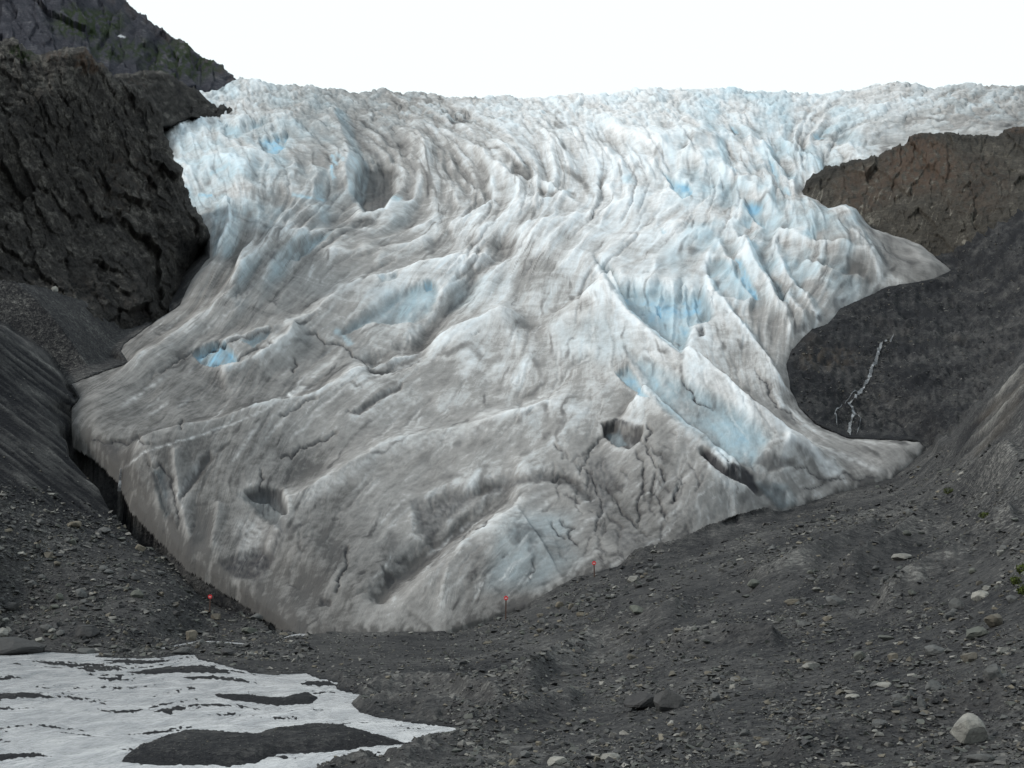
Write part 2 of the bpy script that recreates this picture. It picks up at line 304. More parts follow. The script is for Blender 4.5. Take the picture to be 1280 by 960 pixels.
# ------------------------------------------------------------------ ground
def ground_depth(px, py):
    wx = px + 3 * fbm(px / 25, py / 25, 3, 5); wy = py + 3 * fbm(px / 25 + 9, py / 25, 3, 6)
    yf = np.exp(ground_front_Y(px, py)); yb = np.exp(ground_back_Y(px, py))
    cr = np.interp(wx, CREST_R[:, 0], CREST_R[:, 1]); back = sstep(0, 9, cr - wy) * (px > 860)
    Y = yf * (1 - back) + yb * back
    cl = np.interp(wx, CREST_L[:, 0], CREST_L[:, 1]); up = sstep(0, 10, cl - wy) * (px < 210)
    Y = Y * (1 - up) + up * np.maximum(Y * 1.03, 196 + .05 * (450 - py))
    return Y, back, up
gx = np.linspace(-90, 1370, 800); gy = np.r_[np.linspace(250, 520, 130, endpoint=False), np.linspace(520, 985, 330)]
GX, GY = np.meshgrid(gx, gy)
gsd = poly_sd(ICE_POLY, GX, GY)
Y, g_back, g_up = ground_depth(GX, GY)
Yi = np.exp(ice_Y(GX, GY)); near = np.exp(-(np.minimum(gsd, 0) / 11) ** 2)
Y = np.where(gsd > 0, Yi * (1 + .004 * np.minimum(gsd, 40)), Y * (1 - near) + Yi * near)
GP = survey(GX, GY, Y)
gX, gYw = GP[..., 0], GP[..., 1]
mpp = Y / F                                                       # metres per photo pixel
lump = fbm(gX / 9, gYw / 16, 5, 21) * .55 + ridged(gX / 22, gYw / 40, 3, 31) * .5
lump *= sstep(690, 610, GX) * 0 + 1
# mounds and gullies of the moraine
def gstroke(pts, h, w0, w1):
    d, s, u = seg_dist(pts, GX + 4 * fbm(GX / 30, GY / 30, 3, 77), GY + 3 * fbm(GX / 30 + 5, GY / 30, 3, 78)); w = np.where(s > 0, w0, w1)
    return h * np.clip(1 - d / w, 0, 1) ** 1.4 * sstep(0, .12, u) * sstep(0, .12, 1 - u)
mound = 0
for pts, h, a, b in [([(870,762),(810,785),(750,805),(690,838),(640,875)], .8, 26, 18), ([(640,878),(560,868),(480,866),(436,866)], .6, 9, 8), ([(600,895),(520,888),(462,882)], .5, 8, 7), ([(980,805),(900,800),(830,812)], .5, 16, 12), ([(1110,655),(1020,700),(930,735)], .7, 30, 18),
                     ([(1280,560),(1200,620),(1120,690),(1040,745)], 1.0, 34, 20), ([(1280,640),(1190,715),(1090,770)], .8, 26, 18), ([(1280,860),(1150,905),(1020,950),(960,965)], .45, 30, 22), ([(740,870),(640,905),(560,935),(480,965)], .5, 20, 14),
                     ([(980,640),(900,668),(850,692),(770,712)], .9, 9, 12), ([(560,795),(470,800),(400,806)], .12, 8, 8), ([(400,835),(300,830),(250,822)], .1, 10, 8)]:
    mound = mound + gstroke(pts, h * 1.7, a, b)
trench = 0
for pts, h, a, b in [([(560,790),(600,777),(660,757)], .8, 4, 3), ([(84,540),(110,562),(140,590),(158,630),(195,668),(230,704),(296,744),(340,774),(366,796)], 4.2, 12, 6), ([(105,560),(135,590),(160,632),(190,664)], 9.5, 24, 10)]:
    d, s, u = seg_dist(pts, GX, GY); trench = trench + h * sstep(a, 1, d)
wsd = np.full(GX.shape, -40.)
for p in WATER: wsd = np.maximum(wsd, poly_sd_box(p, GX + 1.5 * fbm(GX / 14, GY / 6, 3, 3), GY + .7 * fbm(GX / 9, GY / 5, 3, 4)))
flat = sstep(-28, -2, wsd) * (GX < 640)
for k_ in range(55):                                              # thin streaks of gravel just breaking the surface
    x0, y0, L = rng.uniform(-70, 470), rng.uniform(828, 948), rng.uniform(18, 95); t0 = rng.uniform(.5, 1.3); sl = rng.normal(-.02, .035); BARS.append(([(x0, y0), (x0 + L * .4, y0 + sl * L * .4 - t0), (x0 + L, y0 + sl * L), (x0 + L * .5, y0 + sl * L * .5 + t0)], rng.uniform(.08, .13)))
barz = np.full(GX.shape, -9.); barsd = np.full(GX.shape, -40.)
for p, h in BARS:
    s_ = poly_sd_box(p, GX + 5 * fbm(GX / 20, GY / 7, 4, 13), GY + 1.3 * fbm(GX / 12, GY / 5, 4, 14)); barsd = np.maximum(barsd, s_)
    barz = np.maximum(barz, np.where(s_ > -5, -.035 + h * sstep(-2.5, 9 if h > .3 else 4, s_) + (.03 if h < .3 else .02) * perlin(GX / 4.0, GY / 1.6, 5) + .03 * perlin(GX / 9, GY / 3, 6), -9))
rough_b = g_back * (ridged(GX / 26, GY / 15, 4, 91) * 9 + fbm(GX / 7, GY / 5, 3, 92) * 4.5) * mpp
amp = sstep(-30, -120, np.minimum(gsd, 0) - 0) * .4 + .6
GZ = GP[..., 2] + (lump * (.45 + mpp * 2.2 * (1 - flat)) * amp * (1 - .8 * flat) + mound + rough_b * sstep(0, -14, gsd) - trench * (gsd < 6)) * np.where(gsd > 2, .3, 1)
land = .05 + .10 * sstep(0, 12, -wsd) + .40 * sstep(0, 7, -wsd) * sstep(375, 430, GX) * sstep(-.3, .3, fbm(GX / 30, GY / 12, 3, 81)) + np.maximum(0, lump * .25 + .1) * sstep(2, 25, -wsd) + .3 * mound
GZ = np.where(wsd > 0, -.18 + .14 * sstep(3, 0, wsd), GZ * (1 - flat) + flat * np.maximum(land, 0.04))
GZ = np.where((wsd <= 0) & (GX < 640) & (gsd < 0), np.maximum(GZ, .035), GZ)
GZ = np.where(wsd > -1, np.maximum(GZ, barz), GZ)
GP[..., 2] = GZ
gkeep = (gsd < 26) & (GY > np.interp(GX, [1000, 1165, 1190, 1235, 1280, 1370], [300, 320, 318, 290, 262, 235]) + 4 * fbm(GX / 14, GY / 30, 3, 71)) & (GY > np.interp(GX, [-100, 60, 210, 215], [395, 420, 470, 250]) - 60)
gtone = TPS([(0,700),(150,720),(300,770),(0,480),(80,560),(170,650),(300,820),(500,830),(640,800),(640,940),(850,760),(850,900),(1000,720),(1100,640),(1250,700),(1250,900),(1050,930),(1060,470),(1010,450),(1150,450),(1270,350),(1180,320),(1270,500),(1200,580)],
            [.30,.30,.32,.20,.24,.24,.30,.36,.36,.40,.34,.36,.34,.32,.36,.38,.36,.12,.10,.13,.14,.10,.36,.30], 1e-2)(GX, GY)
u_ = (GX * .60 - GY * .80); v_ = (GX * .80 + GY * .60)          # streaked bedrock on the near left slope runs down to the right
slabL = sstep(690, 620, GY + .25 * GX * 0) * sstep(260, 170, GX) * (1 - g_up) * sstep(-20, 30, 640 + .35 * (GX - 60) - GY)
st = fbm(u_ / 5, v_ / 90, 5, 41); gtone = gtone + slabL * (-.08 + 1.15 * st + .6 * np.maximum(0, fbm(u_ / 14, v_ / 120, 3, 44)))
slabR = sstep(0, 14, GY - np.interp(GX, CREST_R[:, 0], CREST_R[:, 1])) * sstep(95, 30, GY - np.interp(GX, CREST_R[:, 0], CREST_R[:, 1])) * sstep(1180, 1215, GX)
u2 = (GX * .72 + GY * .69); v2 = (GX * .69 - GY * .72); gtone = gtone + slabR * (.12 + .9 * fbm(u2 / 6, v2 / 60, 4, 51))
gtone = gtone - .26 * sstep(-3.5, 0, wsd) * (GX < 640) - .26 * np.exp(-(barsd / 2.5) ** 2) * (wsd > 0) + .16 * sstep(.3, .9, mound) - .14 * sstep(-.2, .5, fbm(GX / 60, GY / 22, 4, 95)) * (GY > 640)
peb = np.clip(1 - .5 * sstep(640, 720, GY) - .8 * slabL - .6 * slabR - .55 * g_back, .1, 1)
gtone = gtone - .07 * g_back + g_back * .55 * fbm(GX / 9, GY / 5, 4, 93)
gred = .18 * sstep(.1, .5, fbm(GX / 60, GY / 40, 4, 61)) * sstep(40, 0, np.abs(GY - 430)) * g_back + .35 * slabR * sstep(0, .5, fbm(u2 / 20, v2 / 90, 3, 63)) + .5 * sstep(25, 5, np.hypot((GX - 1035) / 2.2, GY - 452)) * sstep(-.2, .3, fbm(GX / 8, GY / 8, 3, 8))
GP[..., 2] += slabL * st * .5 + slabR * fbm(u2 / 6, v2 / 60, 4, 51) * .9
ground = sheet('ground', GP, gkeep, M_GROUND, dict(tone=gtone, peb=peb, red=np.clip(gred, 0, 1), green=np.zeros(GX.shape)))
tag(ground, 'dark grey gravel and scree ground of river flat and moraine slopes', kind='structure')
# the plain and slopes behind and beside the camera carry on
ys = np.array([-400., -60, 0, 20, 33]); xs = np.linspace(-420, 420, 60); bx, by = np.meshgrid(xs, ys)
rim = survey(np.full(1, 640.), np.full(1, 985.), np.full(1, 45.))
bz = np.where(bx > 4, (bx - 4) * .22, 0) + np.where(bx < -60, (-60 - bx) * .5, 0) - .25
near_ground = sheet('foreground_ground', np.stack([bx, by, np.maximum(bz, -.25)], -1)[::-1], np.ones(bx.shape, bool), M_GROUND, dict(tone=np.full(bx.shape, .35), peb=np.ones(bx.shape), red=np.zeros(bx.shape), green=np.zeros(bx.shape)))
tag(near_ground, 'gravel plain running on below the viewpoint', kind='structure')

# river sheet at height 0
wxs = np.linspace(-120, 25, 60); wys = np.linspace(30, 148, 50); WX, WY = np.meshgrid(wxs, wys[::-1])
river = sheet('river', np.stack([WX, WY, .008 * fbm(WX / 3, WY / 5, 3, 2)], -1), np.ones(WX.shape, bool), M_WATER); tag(river, 'pale silty braided meltwater river on the gravel flat', kind='structure')

# ------------------------------------------------------------------ glacier
nx, ny = 900, 720
iu = np.linspace(90, 1350, nx); iv = np.linspace(0, 1, ny)
top = np.interp(iu, ICE_TOP[:, 0], ICE_TOP[:, 1])
IX = np.broadcast_to(iu, (ny, nx)).copy(); IY = top[None] + (806 - top[None]) * (iv[:, None] ** 1.0)
isd = poly_sd(ICE_POLY, IX + 2.0 * fbm(IX / 16, IY / 16, 4, 101), IY + 2.0 * fbm(IX / 16 + 7, IY / 16, 4, 102))
Y0 = np.exp(ice_Y(IX, IY)); mpi = Y0 / F
FLOW = {0:[(205,150),(240,230),(265,300),(230,370),(150,435),(85,485)], .1:[(270,135),(310,220),(310,280),(270,350),(190,430),(92,490)], .2:[(330,125),(380,200),(390,250),(340,310),(280,380),(180,470),(95,515)],
 .3:[(400,130),(470,180),(495,230),(470,265),(400,300),(340,370),(240,480),(150,585)], .4:[(470,135),(540,190),(570,240),(545,300),(470,350),(400,410),(290,530),(215,670)], .5:[(560,140),(620,190),(655,245),(600,310),(540,370),(470,450),(340,570),(280,700)],
 .58:[(650,140),(690,200),(690,260),(650,320),(600,400),(540,470),(440,560),(350,700)], .66:[(720,140),(760,210),(740,280),(690,340),(660,420),(630,510),(540,600),(400,760)], .73:[(780,135),(830,210),(800,290),(745,335),(740,420),(720,520),(660,600),(520,760)],
 .79:[(840,130),(890,220),(860,300),(800,360),(810,440),(830,540),(780,620),(640,740)], .85:[(900,130),(940,220),(930,300),(890,370),(890,440),(930,540),(940,630)], .91:[(970,130),(980,220),(985,280),(960,350),(950,430),(980,530),(1060,600)], 1.0:[(1100,130),(1010,190),(1040,270),(1060,320),(1010,400),(1000,510),(1140,565)], 1.1:[(1250,125),(1100,170),(1120,300),(1190,338)]}
fp, fv = [], []
for t, pl in FLOW.items():
    for q in pl: fp.append(q); fv.append(t)
FT = TPS(fp, fv, 2e-2)(IX, IY); FS = np.log(Y0)
FT = FT + .006 * fbm(IX / 40, IY / 40, 3, 111)
# warped sighting coordinates for hand-placed features
QX = IX + 4.0 * fbm(IX / 22, IY / 22, 4, 121); QY = IY + 3.2 * fbm(IX / 22 + 31, IY / 22, 4, 122)
H = np.zeros(IX.shape)                                            # relief, in sighting pixels
blue = np.zeros(IX.shape); dirt = np.zeros(IX.shape); dark = np.zeros(IX.shape); white = np.zeros(IX.shape)  # dark holds blackish silt and the painted shade of gaps and caves
def block(pts, pad):                                              # part of the grid around a stroke, and the cells in reach inside it
    p = np.asarray(pts, float); lo, hi = p.min(0) - pad, p.max(0) + pad
    c0, c1 = np.searchsorted(iu, (lo[0] - 30, hi[0] + 30)); r0 = int(np.clip((lo[1] - 80 - 130) / 676 * ny, 0, ny)); r1 = int(np.clip((hi[1] + 110 - 105) / 676 * ny + 2, 0, ny))
    sl = (slice(r0, r1), slice(c0, c1)); x, y = QX[sl], QY[sl]; m = (x > lo[0]) & (x < hi[0]) & (y > lo[1]) & (y < hi[1]); return sl, m, x[m], y[m]
def ridge(pts, h, w0, w1, pw=1.5, fade=.12, fade1=None):
    fade1 = fade1 or fade
    if QUEUE: QUEUE.append((ridge, (pts, h, w0, w1, pw, fade, fade1))); return
    if QUEUE is not None: pts = [(x, y + .8 * h) for x, y in pts]     # the crest itself, not its foot, lies on the traced line
    sl, m, x, y = block(pts, max(w0, w1)); d, s, u = seg_dist(pts, x, y); w = np.where(s > 0, w0, w1); A = H[sl]
    A[m] += h * np.clip(1 - d / w, 0, 1) ** pw * sstep(0, fade, u) * sstep(0, fade1, 1 - u)
QUEUE = []
def line(arr, pts, v, w, fade=.1):
    if QUEUE is not None: QUEUE.append((line, (arr, pts, v, w, fade))); return
    sl, m, x, y = block(pts, w * 2); d, s, u = seg_dist(pts, x, y); A = arr[sl]
    if arr is H: A[m] += v * np.exp(-(d / w) ** 2)
    else: A[m] = np.maximum(A[m], v * np.exp(-(d / w) ** 2) * sstep(0, fade, u) * sstep(0, fade, 1 - u))
def area(arr, pts, v, fe=6, h=0.):
    if QUEUE is not None: QUEUE.append((area, (arr, pts, v, fe, h))); return
    sl, m, x, y = block(pts, fe); f = sstep(-fe * .4, fe, poly_sd(pts, x, y)); A = arr[sl]; A[m] = np.maximum(A[m], v * f)
    if h: A = H[sl]; A[m] += h * f
def crack(pts, v=.8, w=1.5, h=-4):
    pts = [np.array(p, float) for p in pts]
    for _ in range(3):
        q = [pts[0]]
        for a_, b_ in zip(pts[:-1], pts[1:]):
            L = np.linalg.norm(b_ - a_); q += [(a_ + b_) / 2 + rng.normal(0, .13 * L, 2), b_]
        pts = q
    line(dark, pts, v, w); line(H, pts, h, w * 1.6)

# -- overall soil on the ice (grey value seen -> how dirty)
LUM = [(230,160,205),(400,150,165),(640,150,205),(900,140,212),(1150,140,190),(640,220,188),(500,250,160),(560,300,190),(900,230,205),(330,300,160),(400,350,172),(640,350,190),(760,280,212),(900,330,195),(1000,330,180),(1100,330,150),(700,420,185),(560,450,150),(400,440,132),(250,440,120),(200,520,98),(400,520,132),(640,500,162),(800,520,155),(900,450,165),(960,470,145),(900,540,165),(1050,560,140),(300,600,104),(500,600,130),(700,600,132),(850,600,122),(300,680,100),(400,720,96),(550,700,118),(650,680,132),(800,660,104),(900,620,135),(480,770,116),(620,740,118),(1140,560,135),(120,500,100),(300,230,195),(1250,140,170),(280,380,150),(1180,335,135)]
LUM = [(x, y, v + 22 * (y > 420)) for x, y, v in LUM]
lum = TPS([c[:2] for c in LUM], [c[2] for c in LUM], 3e-2)(IX, IY)
alb = ((np.clip(lum, 60, 240) / 255) ** 2.2) / 1.30
A_CLEAN, A_MUCK = .60, .080
dirt += np.clip((A_CLEAN - alb) / (A_CLEAN - A_MUCK), 0, 1)
upper = sstep(340, 200, IY); low = sstep(380, 520, IY); vtop = sstep(205, 138, IY)

# -- flow-aligned relief: long folds, smaller folds riding on them, broken blocks along the brow
fw = .35 * fbm(IX / 70, IY / 50, 3, 205)
hump = sstep(560, 300, IY)
folds = ridged(FT * 15 + fw, FS * 2.6, 2, 201, .4); H += folds * (2.2 + 9 * sstep(440, 250, IY) - 8 * vtop) * np.clip(.85 + .9 * fbm(IX / 120, IY / 90, 2, 204), .3, 1.4)
f2 = ridged(FT * 36 + 2 * fw, FS * 6.5, 2, 202, .45); H += f2 * (.35 + 2.8 * upper - 2.4 * vtop + .4 * sstep(380, 300, IY) * sstep(820, 900, IX))
f3 = ridged(FT * 80 + 3 * fw, FS * 18, 2, 203, .5); H += f3 * (.2 + .9 * upper)
H += fbm(IX / 100, IY / 70, 2, 212) * (8 + 6 * upper) * (1 - .85 * vtop) + fbm(IX / 26, IY / 16, 3, 231) * (.5 + 2.0 * upper)
H += fbm(IX / 7, IY / 5, 3, 241) * (.25 + .55 * upper)
w1, w2, wv = worley(IX / 15 + 1.4 * fbm(IX / 30, IY / 9, 3, 7), IY / 10 + 1.0 * fbm(IX / 14, IY / 9, 3, 17), 251)
H += vtop * ridged(IX / 7, IY / 5, 3, 252) * 1.3
H += vtop * (np.minimum(w2 - w1, .35) * 6 + (wv - .5) * 2.6); dark = np.maximum(dark, vtop * .22 * sstep(.09, .0, w2 - w1)); blue = np.maximum(blue, vtop * .16 * (wv > .6))
fold = ridged(FT * 40 + .4 * fbm(IX / 30, IY / 30, 2, 9), FS * 5, 2, 261) * sstep(835, 900, IX) * sstep(470, 400, IY) * sstep(180, 240, IY); H += fold * 3.5
tr = sstep(.0, .55, -f2); dark = np.maximum(dark, .52 * sstep(.12, .65, -f2) * upper * (1 - .5 * vtop)); dirt += .30 * tr * upper
blue = np.maximum(blue, .42 * sstep(330, 260, IY) * sstep(-.35, .35, fbm(IX / 60, IY / 40, 3, 271)) * sstep(520, 340, IX) + .46 * sstep(-.3, .35, fbm(IX / 45, IY / 30, 3, 272)) * sstep(790, 880, IX) * sstep(430, 330, IY) * sstep(1110, 1040, IX))
# -- the big ridges (first width: right hand of travel)
ridge([(744,322),(782,382),(825,420),(855,442),(890,470),(940,515),(985,540),(1015,552),(1085,582),(1122,597)], 46, 170, 26, 1.25, .08, .45)
ridge([(640,300),(690,318),(744,330)], 6, 40, 30)
ridge([(790,492),(832,529),(857,552),(880,566),(937,612),(982,642)], 30, 100, 13, 1.3, .1, .35)
ridge([(760,500),(700,560),(640,600)], 5, 40, 40, 1.5)
ridge([(695,608),(675,614),(645,627),(617,658),(585,680),(550,712),(505,745),(488,790)], 21, 40, 130, 1.4, .35, .4)
ridge([(590,690),(562,727),(545,782)], 4, 10, 26)
ridge([(660,372),(600,405),(540,428),(500,446),(440,473),(395,497),(340,515),(300,528),(240,547),(180,566),(150,588)], 30, 32, 130, 1.4, .08)
ridge([(735,490),(690,510),(620,532),(525,550),(475,567),(437,590),(400,612),(365,632),(355,657),(330,705)], 22, 32, 110, 1.4, .12)
ridge([(400,128),(425,160),(437,200),(432,240)], 15, 60, 22, 1.4, .2)
ridge([(400,130),(370,145),(340,158)], 7, 16, 26)
ridge([(497,225),(480,262),(420,292),(340,300),(305,330),(285,372),(200,440),(130,470)], 14, 22, 40, 1.4, .1)
ridge([(640,302),(600,322),(560,332),(500,348),(430,366),(395,392),(370,405),(300,425),(245,445)], 14, 22, 44, 1.4, .1)
ridge([(545,300),(500,312),(440,322),(400,322)], 10, 14, 26)
ridge([(372,406),(360,430),(320,455),(270,470)], 12, 18, 24)
ridge([(283,245),(288,285),(268,322)], 9, 14, 12)
ridge([(612,180),(650,215),(690,245),(728,262)], 6, 18, 9); ridge([(580,185),(625,222),(662,248)], 6, 12, 8); ridge([(548,190),(590,230),(612,256)], 5, 12, 8); ridge([(620,252),(600,268),(560,290)], 7, 10, 22)
ridge([(690,250),(655,265),(610,290),(585,300)], 6, 10, 20); ridge([(800,250),(770,265),(700,285),(640,300)], 6, 12, 24)
ridge([(826,208),(800,200),(775,205),(765,225)], 7, 12, 22); ridge([(740,145),(790,175),(860,200),(905,222),(950,247),(985,280)], 13, 14, 40, 1.4)
ridge([(950,175),(965,205),(985,235),(1005,240)], 7, 20, 7); ridge([(985,178),(1010,205),(1030,215)], 5, 14, 7); ridge([(860,187),(900,185),(925,178)], 5, 6, 14)
for pts in ([(962,297),(972,330),(985,355),(1010,382),(1030,400)], [(912,287),(940,337),(965,372),(980,395),(995,430)], [(880,335),(912,390),(947,432),(965,467),(987,500)], [(980,372),(1010,407),(1032,416)], [(925,300),(955,350),(975,400)], [(895,300),(915,345),(945,380)], [(960,290),(1000,306),(1055,312),(1087,327),(1112,360)], [(1040,278),(1075,307),(1102,335),(1132,352)], [(1000,330),(1040,350),(1085,352)]):
    ridge(pts, 8, 24, 8, 1.3, .1)
ridge([(967,487),(980,512),(995,523),(1030,545),(1080,556),(1140,560)], 5, 14, 8)
ridge([(975,580),(1010,590),(1060,598)], 6, 10, 14)
ridge([(357,615),(356,650),(340,690),(312,728)], 6, 10, 22); ridge([(219,590),(226,640),(240,690)], 7, 10, 22); ridge([(275,640),(265,700)], 5, 10, 14)

# -- hollows
area(dirt, [(452,196),(492,200),(497,235),(482,258),(455,263),(438,240)], .95, 9, -13)
area(dirt, [(640,190),(665,200),(672,215),(660,225),(640,212)], .75, 7, -7); area(dirt, [(668,228),(700,236),(690,246),(672,243)], .6, 5, -6); area(dirt, [(560,145),(590,140),(590,152),(565,155)], .6, 4, -5)
area(blue, [(744,321),(757,326),(775,345),(802,352),(825,345),(842,357),(852,347),(865,362),(880,352),(895,387),(890,397),(867,404),(862,425),(852,440),(825,420),(782,382)], .82, 12, -14)
area(blue, [(780,432),(812,448),(850,468),(890,488),(935,512),(965,545),(945,588),(905,572),(870,542),(835,515),(810,490),(795,460)], .66, 14, -8)
area(blue, [(769,464),(785,455),(796,470),(813,498),(800,493),(785,481)], 1.0, 3, -6)
area(blue, [(882,325),(905,320),(925,335),(942,370),(930,374),(900,370),(885,345)], .62, 5, -5); area(blue, [(918,318),(930,325),(940,350),(952,376),(943,374),(928,350)], .9, 3, -4); area(blue, [(958,342),(975,352),(988,380),(976,374)], .5, 4, -3)
area(blue, [(826,210),(845,222),(862,228),(868,240),(853,248),(840,235)], .95, 3, -6); area(blue, [(930,247),(955,252),(958,286),(945,278),(935,265)], 1.0, 3, -6); area(blue, [(960,187),(970,205),(981,234),(974,234),(964,215)], .8, 3, -4)
area(blue, [(912,154),(926,164),(918,169)], .9, 2, -3); area(blue, [(1014,164),(1036,172),(1018,174)], .75, 2, -2); area(blue, [(922,268),(941,275),(936,288),(925,282)], .7, 3, -3); area(blue, [(975,230),(985,232),(990,245),(975,240)], .6, 3, -2); area(blue, [(985,250),(1010,245),(1030,262),(1060,268),(1050,290),(1000,285),(985,270)], .42, 8)
area(blue, [(322,172),(363,164),(357,184),(345,191),(328,188)], .95, 3, -6); area(blue, [(275,153),(337,150),(315,165),(290,174),(278,168)], .62, 6, -5); area(blue, [(205,145),(260,145),(275,180),(290,230),(250,240),(215,200)], .36, 14)
line(blue, [(260,219),(275,212),(290,202)], .85, 4); line(blue, [(246,245),(266,245)], 1., 3, .02); line(blue, [(413,205),(417,224)], 1, 2.2, .02); line(blue, [(415,194),(421,206)], .9, 3, .02); line(blue, [(420,192),(432,200)], .7, 3, .02); line(blue, [(363,243),(385,246),(409,251)], .85, 2.5, .05); line(blue, [(262,262),(285,255)], .4, 8)
area(blue, [(262,245),(285,238),(298,255),(300,280),(285,312),(265,322),(262,290)], .42, 6); area(blue, [(350,322),(370,303),(420,284),(405,300),(370,327)], .58, 5, -4)
area(blue, [(238,440),(258,428),(280,424),(300,448),(268,459),(250,453)], 1.0, 3, -9); area(blue, [(300,424),(335,410),(340,415),(318,434)], .5, 4, -5)
area(blue, [(560,340),(610,330),(640,350),(590,390),(555,380)], .22, 20); area(blue, [(690,400),(760,380),(800,440),(760,460),(700,450)], .2, 25); area(blue, [(478,374),(500,360),(530,349),(548,350),(550,364),(540,382),(520,400),(490,405),(465,400),(440,414),(424,420),(440,400)], .56, 7, -7); area(blue, [(528,349),(541,349),(542,356),(533,358)], 1.1, 2, -3); line(blue, [(416,413),(430,420),(441,432)], .7, 4)
area(blue, [(472,342),(500,338),(498,347),(478,352)], .45, 4, -4); line(blue, [(486,240),(502,250)], .7, 4)
area(blue, [(822,282),(835,288),(828,294)], .6, 3, -2); area(blue, [(700,238),(715,236),(712,246)], .4, 4); area(blue, [(775,218),(790,215),(792,228),(778,230)], .4, 4)
area(dark, [(943,604),(958,600),(985,612),(985,636),(972,638),(955,620)], .45, 6, -7); area(blue, [(943,600),(985,605),(1000,630),(975,638)], .35, 6)
for x0, y0, x1, y1, h in ((826,348,822,395,3.5), (843,360,840,420,3.5), (856,350,860,405,4), (879,352,895,390,5), (868,365,872,398,3), (810,352,806,385,2.5), (790,350,795,378,2)): ridge([(x0, y0), (x1, y1)], h, 5, 3)
area(dark, [(820,369),(826,370),(827,384),(822,383)], .25, 2, -5); area(blue, [(819,368),(827,369),(828,385),(822,384)], 1.4, 2); area(dark, [(872,408),(880,406),(882,417),(874,420)], .9, 2, -4); area(dark, [(868,398),(880,398),(878,425),(868,428)], .35, 4)
# gullies carrying meltwater
for pts in ([(627,305),(592,332),(577,362),(555,385),(537,402),(521,432),(495,446),(470,450)], [(632,613),(590,640),(550,672),(535,686),(500,712),(475,738)]):
    line(H, pts, -15, 14); line(dark, pts, .55, 1.6)
line(H, [(880,562),(905,583),(930,597),(948,614)], -13, 5); line(dark, [(878,558),(905,580),(930,594),(947,611)], 2.0, 3.6, .04); line(dark, [(905,576),(930,588),(944,602)], 1.4, 4, .2)  # crevasse: its black shade is painted into the ice colour
line(H, [(735,445),(715,457),(705,475),(680,492),(652,505)], -3, 5); line(white, [(742,441),(735,446),(715,457),(705,475),(680,492),(650,506)], .65, 1.6)
line(white, [(732,430),(738,442)], .5, 3); area(white, [(600,510),(650,505),(640,520),(590,530)], .4, 8)
line(white, [(150,588),(180,566),(240,546),(300,527),(330,513),(352,497),(375,489),(400,482)], .6, 1.3); area(white, [(356,492),(372,482),(386,482),(378,490),(362,500)], .7, 3)
line(white, [(620,532),(525,550),(475,567),(437,590),(400,612),(368,632)], .34, 8); line(white, [(385,392),(360,400),(345,415),(338,428)], .4, 2.5); line(white, [(430,345),(405,372),(385,392)], .3, 2.5); line(white, [(665,374),(610,402),(545,430),(500,448),(440,474)], .5, 2.5)
line(white, [(785,437),(800,462),(815,490)], .4, 5); line(white, [(860,452),(890,470),(940,515),(985,541),(1085,582),(1118,596)], .45, 4); line(white, [(250,575),(232,600),(222,616)], .5, 3); line(white, [(820,455),(840,490),(865,525)], .3, 5)
for pts in ([(645,626),(600,668)], [(690,613),(640,632),(590,680)], [(744,326),(790,386),(850,437)]): line(white, pts, .3, 5)
# dirt bands and smears, and dark patches in the hollows
for pts, v, w in (([(400,132),(430,155),(460,185),(478,205)], .8, 9), ([(352,236),(312,268),(302,300),(285,345)], .75, 12), ([(480,268),(420,288),(350,310),(318,335),(300,365)], .8, 14), ([(350,175),(372,195),(376,215)], .7, 6), ([(340,152),(300,185),(255,215)], .35, 4), ([(1068,322),(1058,350),(1048,362)], .95, 5), ([(1035,330),(1060,338)], .8, 5), ([(540,440),(500,452),(450,452)], .8, 7), ([(500,475),(470,490),(448,512)], .85, 6), ([(700,205),(735,235),(745,250)], .55, 6), ([(850,172),(880,165),(905,175)], .5, 5)): line(dirt, pts, v, w)
area(dirt, [(1015,318),(1060,312),(1110,340),(1120,358),(1060,365),(1020,350)], .82, 10); area(dirt, [(650,300),(700,320),(720,350),(660,380),(620,390)], .55, 18)
area(dark, [(515,628),(560,610),(615,602),(590,625),(560,648),(542,675),(520,665)], .6, 12, -8); area(dark, [(725,575),(762,560),(772,600),(762,642),(745,652),(730,612)], .55, 10); area(dark, [(740,662),(790,655),(835,688),(790,700)], .5, 10)
line(dark, [(600,606),(640,598),(680,594),(712,600),(740,620)], .5, 6); line(H, [(600,606),(640,598),(680,594),(712,600),(740,620)], -5, 7)
area(dark, [(955,560),(985,572),(1005,578),(985,585),(960,590),(945,575)], .5, 5, -3); area(dark, [(990,548),(1015,560),(1025,575),(1000,572)], .45, 5); area(dark, [(270,700),(330,680),(345,700),(320,725),(290,722)], .75, 8, -4); area(dark, [(340,640),(362,640),(352,690),(325,735),(310,728),(335,690)], .55, 8); area(dark, [(225,600),(262,562),(268,572),(240,610),(224,625)], .5, 6, -5); area(dark, [(185,585),(215,590),(222,655),(208,655),(198,620)], .5, 6); area(dark, [(110,548),(150,556),(150,585),(125,565)], .45, 6); area(dark, [(440,515),(475,490),(505,478),(500,486),(470,503),(450,518)], .7, 4, -4); area(dark, [(455,452),(500,448),(530,436),(520,448),(480,460)], .6, 5, -4); area(dark, [(1042,372),(1060,370),(1055,388),(1042,390)], .7, 3); area(dark, [(1015,395),(1028,392),(1028,405)], .7, 2); area(dark, [(990,408),(1010,404),(1008,415),(992,420)], .6, 3)
area(dark, [(322,173),(334,174),(334,190),(328,188)], .6, 3); area(dark, [(342,180),(350,182),(348,192)], .5, 3); area(dark, [(335,375),(350,372),(346,384)], .8, 2); area(dark, [(335,312),(348,313),(346,325),(337,328)], .7, 3)
